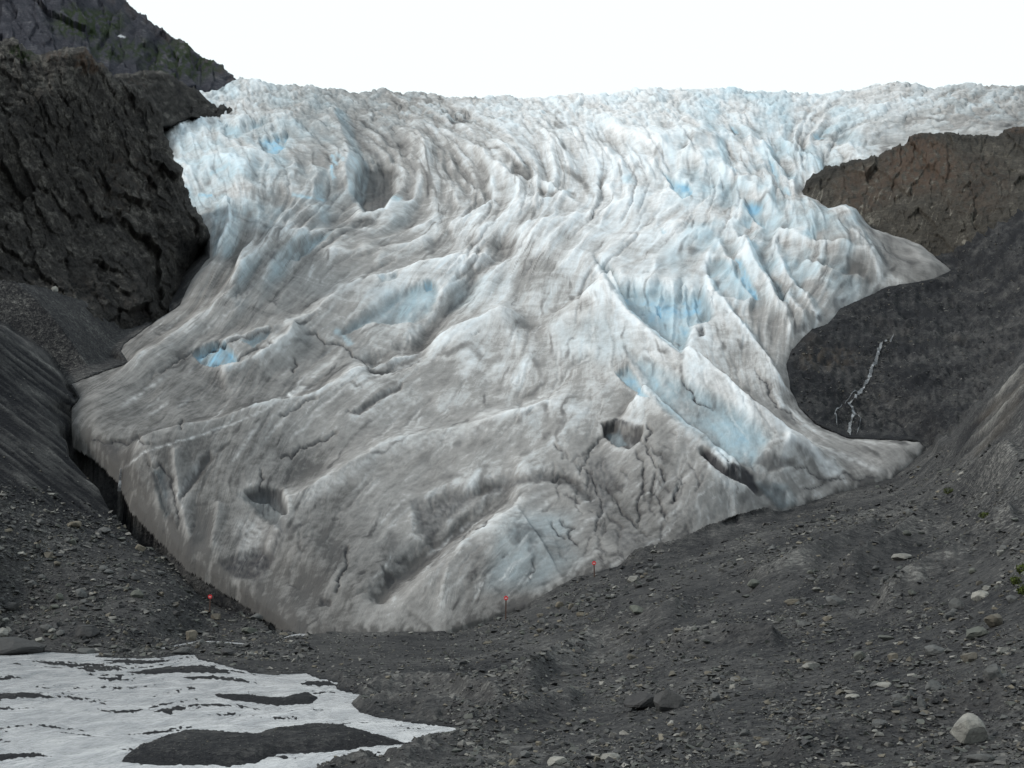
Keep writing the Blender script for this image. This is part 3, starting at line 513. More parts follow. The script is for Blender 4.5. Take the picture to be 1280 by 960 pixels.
for x in (445, 452, 467, 474, 480): line(dark, [(x + 3, 205 + (x % 7)), (x - 1, 232), (x - 3, 256)], .6, 1.8)
for k_ in range(5): line(dark, [(402 + 8 * k_, 134 + 4 * k_), (430 + 7 * k_, 162 + 3 * k_), (458 + 5 * k_, 190 + 3 * k_)], .32, 1.4)
# caves in the front; their dark insides are shade painted into the colour
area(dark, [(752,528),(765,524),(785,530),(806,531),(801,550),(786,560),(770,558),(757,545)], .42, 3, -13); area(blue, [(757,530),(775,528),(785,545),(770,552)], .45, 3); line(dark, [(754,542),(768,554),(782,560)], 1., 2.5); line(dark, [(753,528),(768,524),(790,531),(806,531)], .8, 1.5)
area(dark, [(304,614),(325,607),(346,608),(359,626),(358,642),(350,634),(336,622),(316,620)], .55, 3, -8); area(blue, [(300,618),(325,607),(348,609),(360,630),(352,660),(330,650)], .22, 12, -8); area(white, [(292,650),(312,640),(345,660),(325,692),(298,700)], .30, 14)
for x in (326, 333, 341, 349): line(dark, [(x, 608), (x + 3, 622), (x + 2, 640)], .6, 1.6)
area(blue, [(190,582),(205,585),(213,610),(215,640),(205,650),(195,610)], .25, 6, -5)
area(dark, [(402,748),(415,750),(412,758),(400,758)], .6, 3, -3); area(dark, [(476,704),(494,712),(484,724)], .5, 3, -4); area(dark, [(482,662),(498,668),(496,690),(488,688)], .35, 4)
for c in ([(757,530),(735,570),(725,592)], [(795,565),(805,582),(800,620),(797,656)], [(809,556),(820,580),(832,600)], [(725,580),(745,612),(755,640),(745,662)], [(770,620),(785,645),(797,660)], [(700,650),(718,658),(724,682)], [(690,655),(706,672)], [(853,602),(845,626)], [(820,590),(822,622),(834,650)], [(829,655),(835,692)], [(858,660),(866,682)], [(668,700),(669,714),(663,726)], [(848,604),(836,630)], [(185,580),(200,580),(214,594),(217,615),(222,637),(222,660)], [(108,549),(135,555),(160,555),(188,553)], [(434,684),(432,697),(434,708),(424,720),(420,740)], [(326,588),(323,608)], [(395,497),(372,510),(350,520)], [(366,446),(370,455),(366,465)], [(240,437),(220,452),(200,465)], [(245,438),(275,425),(310,420),(338,408)], [(350,572),(375,558),(400,550),(420,540)], [(945,462),(960,480),(975,510),(1000,528)], [(985,577),(1010,586),(1050,591),(1100,598)], [(853,470),(880,498),(892,505)], [(810,530),(815,540),(808,552)], [(1000,612),(1030,600),(1060,600)], [(720,600),(705,594),(690,600)], [(380,415),(420,430),(450,447),(480,455)], [(262,452),(280,450),(320,435),(345,425)], [(615,640),(590,655),(570,672)], [(225,536),(229,525)], [(900,560),(930,588)]):
    crack(c, 1.0, .85, -3)
for i in range(90):                                              # crazed ice over the lower right snout
    x, y = rng.uniform(690, 940), rng.uniform(545, 700); a = rng.normal(1.2, .6); L = rng.uniform(8, 30)
    crack([(x, y), (x + L * math.cos(a), y + L * math.sin(a))], rng.uniform(.3, .75), rng.uniform(.6, 1.0), -1.6)
for i in range(70):                                              # short stray cracks across the dirty snout and melt pits above it
    x, y = rng.uniform(150, 950), rng.uniform(330, 770); a = rng.normal(-.45, .5) + (x > 760) * 1.0; L = rng.uniform(5, 20)
    crack([(x, y), (x + L * .5 * math.cos(a) + rng.normal(0, 1), y + L * .5 * math.sin(a) + rng.normal(0, 1)), (x + L * math.cos(a), y + L * math.sin(a))], rng.uniform(.25, .6), rng.uniform(.7, 1.2), -1.5)

Ty, Tx = np.gradient(FT); Tx = Tx / (iu[1] - iu[0]); Ty = Ty / np.gradient(IY, axis=0)
def trace(x, y, L, step=6):
    pts = [(x, y)]
    for _ in range(int(L / step)):
        c_ = int(np.clip((x - 90) / 1260 * (nx - 1), 0, nx - 1)); r_ = int(np.clip((y - top[c_]) / (806 - top[c_]) * (ny - 1), 0, ny - 1)); gx_, gy_ = Tx[r_, c_], Ty[r_, c_]; n_ = math.hypot(gx_, gy_) + 1e-9
        dx_, dy_ = -gy_ / n_, gx_ / n_
        if dy_ < 0: dx_, dy_ = -dx_, -dy_
        x += dx_ * step + rng.normal(0, .5); y += dy_ * step + rng.normal(0, .4); pts.append((x, y))
    return pts
for i in range(330):
    x, y = rng.uniform(230, 1080), 150 + 560 * rng.random() ** 1.7; p_ = trace(x, y, rng.uniform(18, 90)); lo_ = 1 if y < 330 else .55; line(dark, p_, lo_ * rng.uniform(.22, .6), rng.uniform(.6, 1.1), .25); line(H, p_, lo_ * rng.uniform(-2.2, -.6), 1.6)
for i in range(260):
    x, y = rng.uniform(200, 1000), rng.uniform(320, 720)
    if not (x < 470 and y > 530): line(white, trace(x, y, rng.uniform(20, 110)), rng.uniform(.18, .45), rng.uniform(.8, 2.6), .35)
area(blue, [(610,660),(660,630),(720,640),(730,700),(680,740),(600,740)], .26, 25)  # bluish shade on the low ridge's right flank, painted as ice colour
Hedge = 4.5 + 10 * sstep(420, 250, IX) * sstep(480, 560, IY) + 4 * sstep(900, 950, IX) * sstep(420, 470, IY)
edge = np.where(isd > 0, Hedge * (1 - np.exp(-np.maximum(isd, 0) / 7)), isd * 3.0)
fadein = sstep(-1, 14 + 34 * sstep(380, 480, IX) * sstep(470, 540, IY), isd) * np.where((IX > 960) & (IY < 400), .25 + .75 * sstep(0, 38, isd), 1); nrm = np.array([0, -.42, .907])
base = survey(IX, IY, Y0)
def sight(P):
    d = P - EYE; fw = d[..., 1] * math.cos(PITCH) + d[..., 2] * math.sin(PITCH); up = -d[..., 1] * math.sin(PITCH) + d[..., 2] * math.cos(PITCH)
    return 640 + F * d[..., 0] / fw, 480 - F * up / fw
AX, AY = sight(base + ((H * fadein + edge) * mpi)[..., None] * nrm)
QX = AX + 3.4 * fbm(IX / 22, IY / 22, 4, 121) + 2.0 * fbm(IX / 5, IY / 5, 2, 123); QY = AY + 2.8 * fbm(IX / 22 + 31, IY / 22, 4, 122) + 1.6 * fbm(IX / 5 + 9, IY / 5, 2, 124)
ops, QUEUE = QUEUE, None
for f_, a_ in ops: f_(*a_)
def blur(A, r):
    for _ in range(2):
        for ax in (0, 1):
            B = np.concatenate([np.repeat(np.take(A, [0], ax), r, ax), A, np.repeat(np.take(A, [-1], ax), r + 1, ax)], ax); cs = np.cumsum(B, ax); n_ = A.shape[ax]
            A = (np.take(cs, np.arange(2 * r, 2 * r + n_), ax) - np.concatenate([np.zeros_like(np.take(cs, [0], ax)), np.take(cs, np.arange(0, n_ - 1), ax)], ax)) / (2 * r + 1)
    return A
c_s = blur(H, 4) - blur(H, 1); c_l = blur(H, 16) - blur(H, 3)            # silt plus crease shading painted by relief: troughs darker, crests paler
dirt += np.clip(c_s / 3.5, -.5, .9) * (.34 - .12 * upper) + np.clip(c_l / 10, -.7, .9) * (.28 - .08 * upper)
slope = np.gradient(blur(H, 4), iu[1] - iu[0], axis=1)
blue = np.maximum(blue, .62 * sstep(.08, .6, -slope) * sstep(470, 330, IY) * np.clip(sstep(560, 420, IX) * .8 + sstep(740, 800, IX), 0, 1) * sstep(1120, 1050, IX))  # right-facing slopes: clean-ice blue plus their bluish shade, painted into the colour
veins_ = sstep(.80, .97, ridged(FT * 34 + 1.5 * fw + .10 * fbm(IX / 14, IY / 14, 3, 287), FS * 3.5, 1, 286)) * sstep(-.1, .4, fbm(IX / 40, IY / 25, 3, 288)); dark = np.maximum(dark, .42 * veins_ * (1 - .6 * upper)); dirt += .25 * veins_
scr = fbm((IX * .93 - IY * .36) / 16, (IX * .36 + IY * .93) / 3.2, 4, 289, .65); dirt += .19 * scr * low            # fine grain combed across the dirty snout
dirt += .45 * np.exp(-np.maximum(isd, 0) / 7) * sstep(-.3, .4, fbm(IX / 12, IY / 12, 3, 285)) * low
blue *= np.clip(.85 + .9 * fbm(FT * 34, FS * 12, 3, 281) + .35 * fbm(IX / 9, IY / 9, 3, 282), .15, 1.4); white *= np.clip(.75 + 1.2 * fbm(IX / 8, IY / 5, 3, 283), 0, 1.3); dark *= np.clip(.9 + .9 * fbm(IX / 5, IY / 5, 3, 284), .2, 1.3)
# -- margins: the ice rounds down to its bed
off = (H * fadein + edge) * mpi
blend_top = sstep(0, .02, iv)[:, None]
IP = base + off[..., None] * nrm
# undercut along the left snout is a real step: pull the rim forward
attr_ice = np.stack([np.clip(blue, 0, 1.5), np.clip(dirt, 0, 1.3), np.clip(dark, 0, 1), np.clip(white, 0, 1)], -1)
flow = np.stack([FT, FS * .55, np.zeros_like(FT)], -1)
# the icefield runs on behind the crest
ext = []
for k_, (dy, dz) in enumerate([(25, -3), (80, -7), (250, -30), (700, -160)]): ext.append(IP[0] + np.array([0, dy, dz]))
IPx = np.concatenate([np.stack(ext[::-1]), IP]); rep = lambda a: np.concatenate([np.repeat(a[:1], 4, 0), a])
ice_keep = rep(isd > -5)
glacier = bpy.data.objects.new('glacier', None); C.objects.link(glacier); glacier.location = (0, 140, 0)
tag(glacier, 'broad blue and white glacier tongue streaked with grey dirt spilling between dark slopes', 'glacier')
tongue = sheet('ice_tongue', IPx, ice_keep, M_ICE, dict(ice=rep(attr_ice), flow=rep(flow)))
tongue.parent = glacier; tongue.matrix_parent_inverse = glacier.matrix_world.inverted(); tongue.location = (0, 0, 0)
tongue.matrix_parent_inverse.translation = (0, -140, 0)

# ------------------------------------------------------------------ rock walls
def rock_wall(name, poly, ctrl, x0, x1, nx, y0, y1, ny, mat, relief, out, tone, red=None, green=None, snow=None, skirt=(0, 60, -20), jag=4, rnd=8, label=''):
    X, Yp = np.meshgrid(np.linspace(x0, x1, nx), np.linspace(y0, y1, ny))
    D = np.exp(TPS([c[:2] for c in ctrl], [math.log(c[2]) for c in ctrl])(X, Yp))
    s = poly_sd(poly, X + jag * (fbm(X / 12, Yp / 12, 4, 301) + 1.6 * fbm(X / 45, Yp / 45, 2, 303)), Yp + jag * (fbm(X / 12, Yp / 12 + 9, 4, 302) + 1.2 * fbm(X / 45, Yp / 45, 2, 304)))
    D = D * (1 + .05 * np.clip(1 - s / rnd, 0, 1) ** 2); P = survey(X, Yp, D)
    h = relief(X, Yp); o = np.asarray(out, float); P = P + (h * D / F)[..., None] * (o / np.linalg.norm(o))
    z = np.zeros(X.shape); at = dict(tone=tone(X, Yp) + 0 * z, red=z if red is None else red(X, Yp), green=z if green is None else green(X, Yp), snow=z if snow is None else snow(X, Yp))
    ob = sheet(name, P, s > 0, mat, at, skirt); tag(ob, label, kind='structure'); return P
def blob(X, Yp, cx, cy, rx, ry, seed, thr=.0): return sstep(1, .5, np.hypot((X - cx) / rx, (Yp - cy) / ry)) * sstep(thr - .15, thr + .25, fbm(X / 7, Yp / 7, 4, seed))
def cliff_relief(X, Y_):
    a = X * .87 - Y_ * .50; b = X * .50 + Y_ * .87; wx = X + 6 * fbm(X / 18, Y_ / 18, 3, 311); wy = Y_ + 6 * fbm(X / 18 + 3, Y_ / 18, 3, 312)
    return 14 * fbm(X / 70, Y_ / 70, 3, 321) + 11 * facets((wx * .87 - wy * .5) / 30, (wx * .5 + wy * .87) / 60, 331) + 4.2 * facets((wx * .87 - wy * .5) / 11, (wx * .5 + wy * .87) / 19, 332) + 1.5 * facets(wx / 5.5, wy / 7, 333) + 5 * ridged(a / 20, b / 90, 3, 334) + 1.2 * fbm(X / 3, Y_ / 3, 2, 335)
cliff = rock_wall('cliff', [(-90,44),(0,52),(22,49),(50,62),(76,60),(98,61),(120,70),(134,80),(141,94),(152,97),(172,112),(200,134),(207,150),(212,175),(220,200),(232,225),(243,243),(249,263),(262,283),(272,300),(275,345),(250,420),(165,480),(90,520),(-90,520)],
    [(0,60,262),(100,70,268),(150,100,285),(205,140,305),(230,200,302),(262,300,300),(280,330,400),(225,380,264),(155,435,224),(150,480,212),(0,300,226),(-90,300,210),(-90,60,240),(0,420,204),(100,300,246),(200,300,270),(100,430,210),(90,510,192),(-90,510,180),(200,220,288),(60,200,250)],
    -90, 280, 420, 38, 525, 520, M_CLIFF, cliff_relief, (.35, -.85, .25),
    lambda X, Y_: .05 + .30 * fbm(X / 40, Y_ / 40, 4, 341) + .35 * np.maximum(0, facets(X / 9, Y_ / 6, 342) + .4) + .45 * ridged((X * .87 - Y_ * .5) / 12, (X * .5 + Y_ * .87) / 60, 3, 343) + .3 * sstep(150, 70, Y_) - .22 * sstep(300, 420, Y_) + .25 * fbm(X / 6, Y_ / 5, 3, 344),
    red=lambda X, Y_: .8 * blob(X, Y_, 112, 78, 26, 16, 351, -.1) + .4 * blob(X, Y_, 70, 68, 22, 8, 354, .0) + .2 * blob(X, Y_, 150, 230, 60, 60, 352, .15), green=lambda X, Y_: .9 * blob(X, Y_, 28, 66, 26, 9, 353, -.1),
    skirt=(-30, 70, -10), label='steep dark broken rock cliff rising beside the left edge of the ice')
mid = rock_wall('rock_ridge', [(120,95),(150,92),(175,88),(200,88),(215,93),(228,103),(240,110),(252,117),(262,124),(272,131),(280,130),(290,136),(298,145),(285,152),(262,148),(240,150),(215,160),(120,170)],
    [(120,100,560),(200,90,640),(250,118,690),(298,145,700),(240,148,640),(150,160,540),(215,158,610)], 118, 302, 190, 84, 172, 100, M_CLIFF,
    lambda X, Y_: 3.5 * facets(X / 22, Y_ / 16, 361) + 1.6 * facets(X / 8, Y_ / 7, 362) + 1.2 * fbm(X / 4, Y_ / 4, 3, 363), (.2, -.8, .4), lambda X, Y_: .15 + .75 * fbm(X / 16, Y_ / 10, 5, 364, .65) + .4 * (facets(X / 8, Y_ / 7, 362) + .4) + .3 * sstep(108, 90, Y_), red=lambda X, Y_: .3 * blob(X, Y_, 160, 105, 40, 14, 365, .1), skirt=(0, 90, -20), jag=2, rnd=4, label='low dark rock ridge between cliff and mountain at the head of the ice')
mount = rock_wall('mountain', [(-90,-60),(120,-60),(150,-14),(163,2),(172,14),(186,22),(205,36),(222,48),(240,60),(256,70),(268,76),(280,82),(290,95),(301,104),(292,113),(275,122),(250,118),(215,125),(120,130),(-90,90)],
    [(-90,90,950),(0,70,1000),(100,70,1050),(160,0,1350),(240,60,1300),(300,104,1250),(200,110,1100),(260,118,1150),(0,-60,1300),(120,-60,1400),(-90,-60,1200)], -90, 306, 330, -60, 132, 170, M_MOUNT,
    lambda X, Y_: 9 * facets((X * .8 - Y_ * .6) / 40, (X * .6 + Y_ * .8) / 70, 371) + 4.5 * facets(X / 15, Y_ / 20, 372) + 3.2 * ridged((X * .75 - Y_ * .66) / 10, (X * .66 + Y_ * .75) / 60, 3, 373) + 1.4 * fbm(X / 4, Y_ / 4, 3, 374), (.2, -.8, .4),
    lambda X, Y_: .2 + .85 * fbm((X * .75 - Y_ * .66) / 12, (X * .66 + Y_ * .75) / 26, 5, 375, .65) + .35 * (facets(X / 15, Y_ / 20, 372) + .4) + .25 * sstep(20, 0, Y_ - .72 * (X - 155)), green=lambda X, Y_: np.clip(.95 * blob(X, Y_, 110, 28, 60, 26, 376, -.12) + .9 * blob(X, Y_, 230, 75, 70, 34, 377, -.1) + .8 * blob(X, Y_, 150, 62, 50, 18, 378, -.1), 0, 1),
    red=lambda X, Y_: .35 * sstep(18, 0, Y_ - .72 * (X - 150)) * sstep(-.3, .3, fbm(X / 12, Y_ / 12, 3, 379)), snow=lambda X, Y_: sstep(1.2, .8, np.hypot((X - 152) / 5, (Y_ - 46 - .25 * (X - 152)) / 1.5)), skirt=(-60, 500, -120), jag=2.5, rnd=3, label='far mountain shoulder with patches of green above the left cliff')
def knoll_relief(X, Y_):
    a = X * .92 + Y_ * .40; b = -X * .40 + Y_ * .92; wx = X + 5 * fbm(X / 15, Y_ / 15, 3, 381); wy = Y_ + 5 * fbm(X / 15, Y_ / 15 + 4, 3, 382)
    return 6 * fbm(X / 60, Y_ / 60, 3, 383) + 5 * facets(wx / 34, wy / 34, 384) + 2.4 * facets(wx / 12, wy / 13, 385) + .9 * facets(wx / 5, wy / 5, 386) + 1.6 * ridged(a / 8, b / 50, 3, 387)
veins = lambda X, Y_: .95 * sstep(.80, .93, ridged((X * .94 + Y_ * .36) / 9, (-X * .36 + Y_ * .94) / 60, 1, 391)) * sstep(-.05, .35, fbm(X / 26, Y_ / 26, 3, 392)) * sstep(215, 245, Y_)
knoll = rock_wall('rock_knoll', [(998,240),(1008,228),(1018,220),(1035,208),(1060,203),(1085,200),(1098,192),(1112,184),(1130,175),(1146,169),(1180,167),(1215,168),(1245,166),(1262,162),(1285,160),(1375,152),(1375,330),(1280,300),(1230,330),(1195,345),(1100,340),(1050,300),(1010,262)],
    [(998,240,468),(1060,203,480),(1060,262,430),(1140,172,470),(1280,160,480),(1375,152,480),(1100,300,402),(1180,325,382),(1200,345,376),(1280,300,352),(1375,300,345),(1280,230,410),(1150,240,420),(1375,220,410)], 995, 1375, 400, 148, 348, 210, M_KNOLL,
    knoll_relief, (-.3, -.8, .35), lambda X, Y_: .2 + .35 * fbm(X / 40, Y_ / 40, 4, 393) + .25 * np.maximum(0, facets(X / 9, Y_ / 9, 394) + .3) + veins(X, Y_) - .35 * sstep(16, 0, Y_ - np.interp(X, [1000, 1140, 1280], [232, 172, 164])) - .3 * sstep(1180, 1280, X) * sstep(240, 290, Y_),
    red=lambda X, Y_: np.clip(.85 * blob(X, Y_, 1150, 205, 60, 45, 395, -.15) + .55 * blob(X, Y_, 1080, 235, 50, 36, 396, -.1) + .35 * blob(X, Y_, 1220, 230, 60, 50, 398, -.1) + .6 * blob(X, Y_, 1275, 165, 20, 6, 397, -.3), 0, 1), skirt=(0, 80, -40), jag=2.2, rnd=5, label='rounded brown rock knoll with pale veins standing beside the upper ice')

# ------------------------------------------------------------------ things on the ground
def ground_at(px, py):
    c = np.clip(np.interp(px, gx, np.arange(len(gx))), 0, len(gx) - 1.001); r = np.clip(np.interp(py, gy, np.arange(len(gy))), 0, len(gy) - 1.001)
    c0, r0 = c.astype(int), r.astype(int); fc, fr = (c - c0)[..., None], (r - r0)[..., None]
    return (GP[r0, c0] * (1 - fc) + GP[r0, c0 + 1] * fc) * (1 - fr) + (GP[r0 + 1, c0] * (1 - fc) + GP[r0 + 1, c0 + 1] * fc) * fr
def field_at(A, px, py):
    c = np.clip(np.round(np.interp(px, gx, np.arange(len(gx)))).astype(int), 0, len(gx) - 1); r = np.clip(np.round(np.interp(py, gy, np.arange(len(gy)))).astype(int), 0, len(gy) - 1); return A[r, c]
def hull_mesh(name, n, seed, flat=.75, box=.35):
    r = np.random.default_rng(seed); v = r.normal(size=(n, 3)); v /= np.linalg.norm(v, axis=1)[:, None]; mx = np.abs(v).max(1)[:, None]
    v = v * (1 - box) + v / mx * box * .8; v *= r.uniform(.74, 1.06, (n, 1)); v[:, 2] *= flat
    bm = bmesh.new(); vs_ = [bm.verts.new(p * .5) for p in v]; bmesh.ops.convex_hull(bm, input=vs_)
    bmesh.ops.delete(bm, geom=[x for x in bm.verts if not x.link_faces], context='VERTS'); bmesh.ops.triangulate(bm, faces=bm.faces[:]); bmesh.ops.recalc_face_normals(bm, faces=bm.faces[:])
    me = bpy.data.meshes.new(name); bm.to_mesh(me); bm.free(); return me
def rock_mesh(name, seed, flat=.75, cuts=16):                       # a round stone broken along random planes
    r = np.random.default_rng(seed); bm = bmesh.new(); bmesh.ops.create_icosphere(bm, subdivisions=3, radius=1.0); v = np.array([x.co[:] for x in bm.verts])
    v *= r.uniform(.8, 1.2, 3); v *= (1 + .10 * (perlin(v[:, 0] * 1.3 + seed, v[:, 1] * 1.3 + v[:, 2], seed)))[:, None]
    for _ in range(cuts):
        n_ = r.normal(size=3); n_ /= np.linalg.norm(n_); d_ = r.uniform(.50, .86); e_ = v @ n_ - d_; v -= np.where(e_ > 0, e_, 0)[:, None] * n_ * .96
    v += r.normal(0, .012, v.shape); v[:, 2] *= flat; v *= .5 / np.abs(v).max(0)[[0, 1, 2]] * np.array([1, 1, flat])
    for x, q in zip(bm.verts, v): x.co = q
    me = bpy.data.meshes.new(name); bm.to_mesh(me); bm.free(); return me
def mesh_arrays(me):
    v = np.empty(len(me.vertices) * 3); me.vertices.foreach_get('co', v); f = np.empty(len(me.loops), int); me.loops.foreach_get('vertex_index', f); return v.reshape(-1, 3), f.reshape(-1, 3)
PEBBLES = []
for i in range(10):
    me = hull_mesh('tmp', 8, 900 + i, .7, .5); PEBBLES.append(mesh_arrays(me)); bpy.data.meshes.remove(me)
PAL = np.array([(.032,.033,.035),(.055,.056,.057),(.080,.082,.080),(.092,.098,.088),(.13,.128,.12),(.15,.135,.105),(.24,.235,.215)]); PW = np.array([.17,.22,.20,.13,.15,.06,.07])
def scatter(name, px, py, size, label, flat=(.45, .9), shade=1.0):
    P = ground_at(px, py); Yd = P[:, 1]; n = len(px); w = size * Yd / F
    ax = rng.uniform(.75, 1.25, n) * w; ay = rng.uniform(.7, 1.2, n) * w; az = rng.uniform(*flat, n) * w; ro = rng.uniform(0, 6.283, n); ti = rng.normal(0, .25, n)
    col = PAL[rng.choice(len(PAL), n, p=PW / PW.sum())] * rng.uniform(.75, 1.25, (n, 1)) * shade
    kind = rng.integers(0, len(PEBBLES), n); VV, FF, CC = [], [], []; base_i = 0
    for k_ in range(len(PEBBLES)):
        m = kind == k_; v, f = PEBBLES[k_]; q = v[None] * np.stack([ax[m], ay[m], az[m]], -1)[:, None]
        cs, sn = np.cos(ti[m])[:, None], np.sin(ti[m])[:, None]; x, z = q[..., 0] * cs - q[..., 2] * sn, q[..., 0] * sn + q[..., 2] * cs
        c2, s2 = np.cos(ro[m])[:, None], np.sin(ro[m])[:, None]; X, Y_ = x * c2 - q[..., 1] * s2, x * s2 + q[..., 1] * c2
        V = np.stack([X, Y_, z + .16 * az[m][:, None]], -1) + P[m][:, None]; cnt = m.sum(); nv = len(v)
        VV.append(V.reshape(-1, 3)); FF.append((f[None] + (np.arange(cnt) * nv)[:, None, None] + base_i).reshape(-1, 3)); base_i += cnt * nv
        CC.append(np.repeat(np.c_[col[m], np.ones(cnt)], nv, 0))
    me = raw_mesh(name, np.concatenate(VV), np.concatenate(FF), False); add_attr(me, 'stone_col', np.concatenate(CC)); o = link(name, me, M_STONE); tag(o, label, kind='stuff'); return o
def sample(n, x0, x1, y0, y1, dens, smin, alpha, smax):
    px, py = rng.uniform(x0, x1, n), rng.uniform(y0, y1, n)
    ok = (field_at(gsd, px, py) < -3) & (field_at(wsd, px, py) < -1.0) & field_at(gkeep, px, py) & (rng.random(n) < dens(px, py)); px, py = px[ok], py[ok]
    return px, py, np.minimum(smin * (1 + .7 * sstep(720, 960, py)) * rng.random(len(px)) ** (-1 / alpha), smax * (1 + .5 * sstep(720, 960, py)))
cluster = lambda px, py, s, sd: sstep(-.25, .35, fbm(px / s, py / (s * .6), 3, sd))
crestR = lambda px: np.interp(px, CREST_R[:, 0], CREST_R[:, 1])
a = sample(110000, 560, 1330, 560, 985, lambda x, y: (.14 + .86 * cluster(x, y, 70, 401) * (.4 + .6 * cluster(x, y, 22, 411))) * (y > crestR(x) + 3) * np.where((x > 1180) & (y < 610), .25, 1), 1.9, 2.05, 12); scatter('gravel', *a, 'grey gravel and small stones covering the right moraine slope')
a = sample(22000, 120, 640, 780, 985, lambda x, y: .3 + .6 * cluster(x, y, 40, 402), 1.6, 2.3, 8); scatter('gravel', *a, 'grey gravel and small stones between river and ice front')
a = sample(27000, -60, 390, 600, 830, lambda x, y: (.4 + .6 * cluster(x, y, 45, 403)) * sstep(-12, 18, y - (612 + .33 * (x - 40))), 2.1, 2.0, 13); scatter('gravel', *a, 'grey talus stones covering the left slope below the ice')
a = sample(16000, 990, 1320, 300, 600, lambda x, y: (.3 + .7 * cluster(x, y, 30, 404)) * (y < crestR(x) - 3), 1.2, 2.3, 5); scatter('gravel', *a, 'fine dark scree on the dark hollow around the mountain stream', shade=.9)
a = sample(6000, -60, 200, 400, 640, lambda x, y: .25 + 0 * x, 1.1, 2.8, 4); scatter('gravel', *a, 'sparse stones on the streaked left bedrock slope', shade=.8)
# stones breaking the water around the bars
px, py = rng.uniform(-40, 560, 9000), rng.uniform(806, 960, 9000); ok = (field_at(wsd, px, py) > 0) & (field_at(barsd, px, py) > -3.5); scatter('gravel', px[ok], py[ok], np.minimum(1.2 * rng.random(ok.sum()) ** (-1 / 3.2), 4), 'wet gravel on and around the low bars in the river', shade=.6); ok = (field_at(wsd, px, py) > 0) & (field_at(barsd, px, py) > 2.5); scatter('gravel', px[ok], py[ok], np.minimum(1.3 * rng.random(ok.sum()) ** (-1 / 3), 4), 'lighter grey gravel on top of the large river bar', shade=1.0)

M_BOULDER = dict(grey=boulder_material('grey_boulder', (.115, .118, .115), (.070, .072, .073)), dark=boulder_material('dark_boulder', (.060, .060, .060), (.032, .032, .034)),
                 pale=boulder_material('pale_boulder', (.31, .305, .275), (.19, .187, .172)), tan=boulder_material('tan_boulder', (.17, .150, .115), (.105, .095, .078)), green=boulder_material('greenish_boulder', (.125, .132, .112), (.08, .086, .075)))
BIG = rock_mesh('boulder_big', 1236, .8, 13); BMESH = {k: [rock_mesh('boulder_' + k, 720 + i + 40 * j, .72, 18) for i in range(8)] for j, k in enumerate(M_BOULDER)}
for k, L in BMESH.items():
    for me in L: me.materials.append(M_BOULDER[k])
def boulder(px, py, w, h, tone, label, group=None, rot=None):
    p = ground_at(np.array([px]), np.array([py]))[0]; m = p[1] / F; o = bpy.data.objects.new('boulder', random.choice(BMESH[tone])); C.objects.link(o)
    o.scale = (w * m * 1.08, w * m * random.uniform(.75, 1.1), h * m * 1.75); o.rotation_euler = (random.uniform(-.15, .15), random.uniform(-.2, .2), random.uniform(-.5, .5) if rot is None else rot)
    o.location = (p[0], p[1], p[2] + h * m * .34); tag(o, label, 'rock', group); return o
NAMED = [(1210,936,44,36,'pale','large pale angular boulder resting on the right gravel slope'), (806,887,46,20,'dark','dark angular boulder beside a second dark one on the open gravel'), (836,888,36,25,'dark','taller dark boulder leaning against its darker neighbour on open gravel'),
 (1128,707,26,9,'pale','thin whitish slab lying high on the right moraine'), (1043,760,26,13,'grey','knobbly grey boulder alone halfway up the right moraine'), (943,738,22,11,'green','greenish rounded boulder on moraine close above the ice edge'), (697,958,26,12,'pale','pale flat rock at the foot of gravel near river'), (764,953,24,11,'pale','pale wedge shaped rock on the low gravel flat'),
 (1245,789,26,18,'tan','tan blocky boulder below the green shrubs'), (1168,886,30,19,'grey','blue grey slab shaped boulder with paler top beside smaller stone'), (895,880,16,11,'grey','small lone grey rock right of the dark boulder pair'), (238,797,15,14,'tan','tan blocky rock at the foot of left talus by the water'), (18,818,74,18,'dark','broad dark ledge of rock jutting into the river edge'),
 (2,800,16,14,'pale','pale boulder on top of dark ledge at river edge'), (225,824,24,8,'grey','flat grey rock at the shore of the upper gravel bar'), (283,827,18,10,'dark','dark pointed rock on the gravel bar by the river')]
BIG.materials.append(M_BOULDER['pale'])
for i, q in enumerate(NAMED):
    o = boulder(*q)
    if i == 0: o.data = BIG; o.scale = [v * .92 for v in o.scale]
LAND = [(1210,930,'near the large pale angular boulder'),(1265,735,'below the green shrubs'),(820,880,'around the pair of dark boulders'),(1043,755,'around the lone knobbly boulder halfway up'),(943,735,'just above the ice edge'),(700,950,'on the low flat beside the river end'),(1128,700,'around the thin whitish slab'),(1000,840,'on the open middle slope'),(640,795,'below the tallest red marker'),(770,735,'below the short red marker'),(262,760,'around the red marker on the talus'),(18,790,'above the dark ledge at the river'),(110,680,'high under the streaked bedrock'),(130,780,'at the foot of the talus'),(1100,880,'on the lower slope between pale and dark boulders')]
def rock_label(x, y, w, h, tone, zone):
    near_ = min(LAND, key=lambda q: math.hypot(q[0] - x, (q[1] - y) * 1.3))[2]; sz = 'small' if w < 9 else 'middling' if w < 14 else 'big'; shp = 'flat' if h / w < .5 else 'blocky' if h / w > .62 else 'rounded'
    return f"{sz} {shp} {dict(grey='grey', dark='dark grey', pale='pale', tan='tan', green='greenish grey')[tone]} {zone} {near_}"
GR = 'loose boulders on the right moraine'; GL = 'boulders on the left talus slope'; GM = 'boulders by the foot of the ice'
LBL = {GR: 'medium loose boulder half sunk in the right moraine gravel', GL: 'medium rough boulder on the left talus between river and ice', GM: 'grey cobble in the rubble strip along the ice foot'}
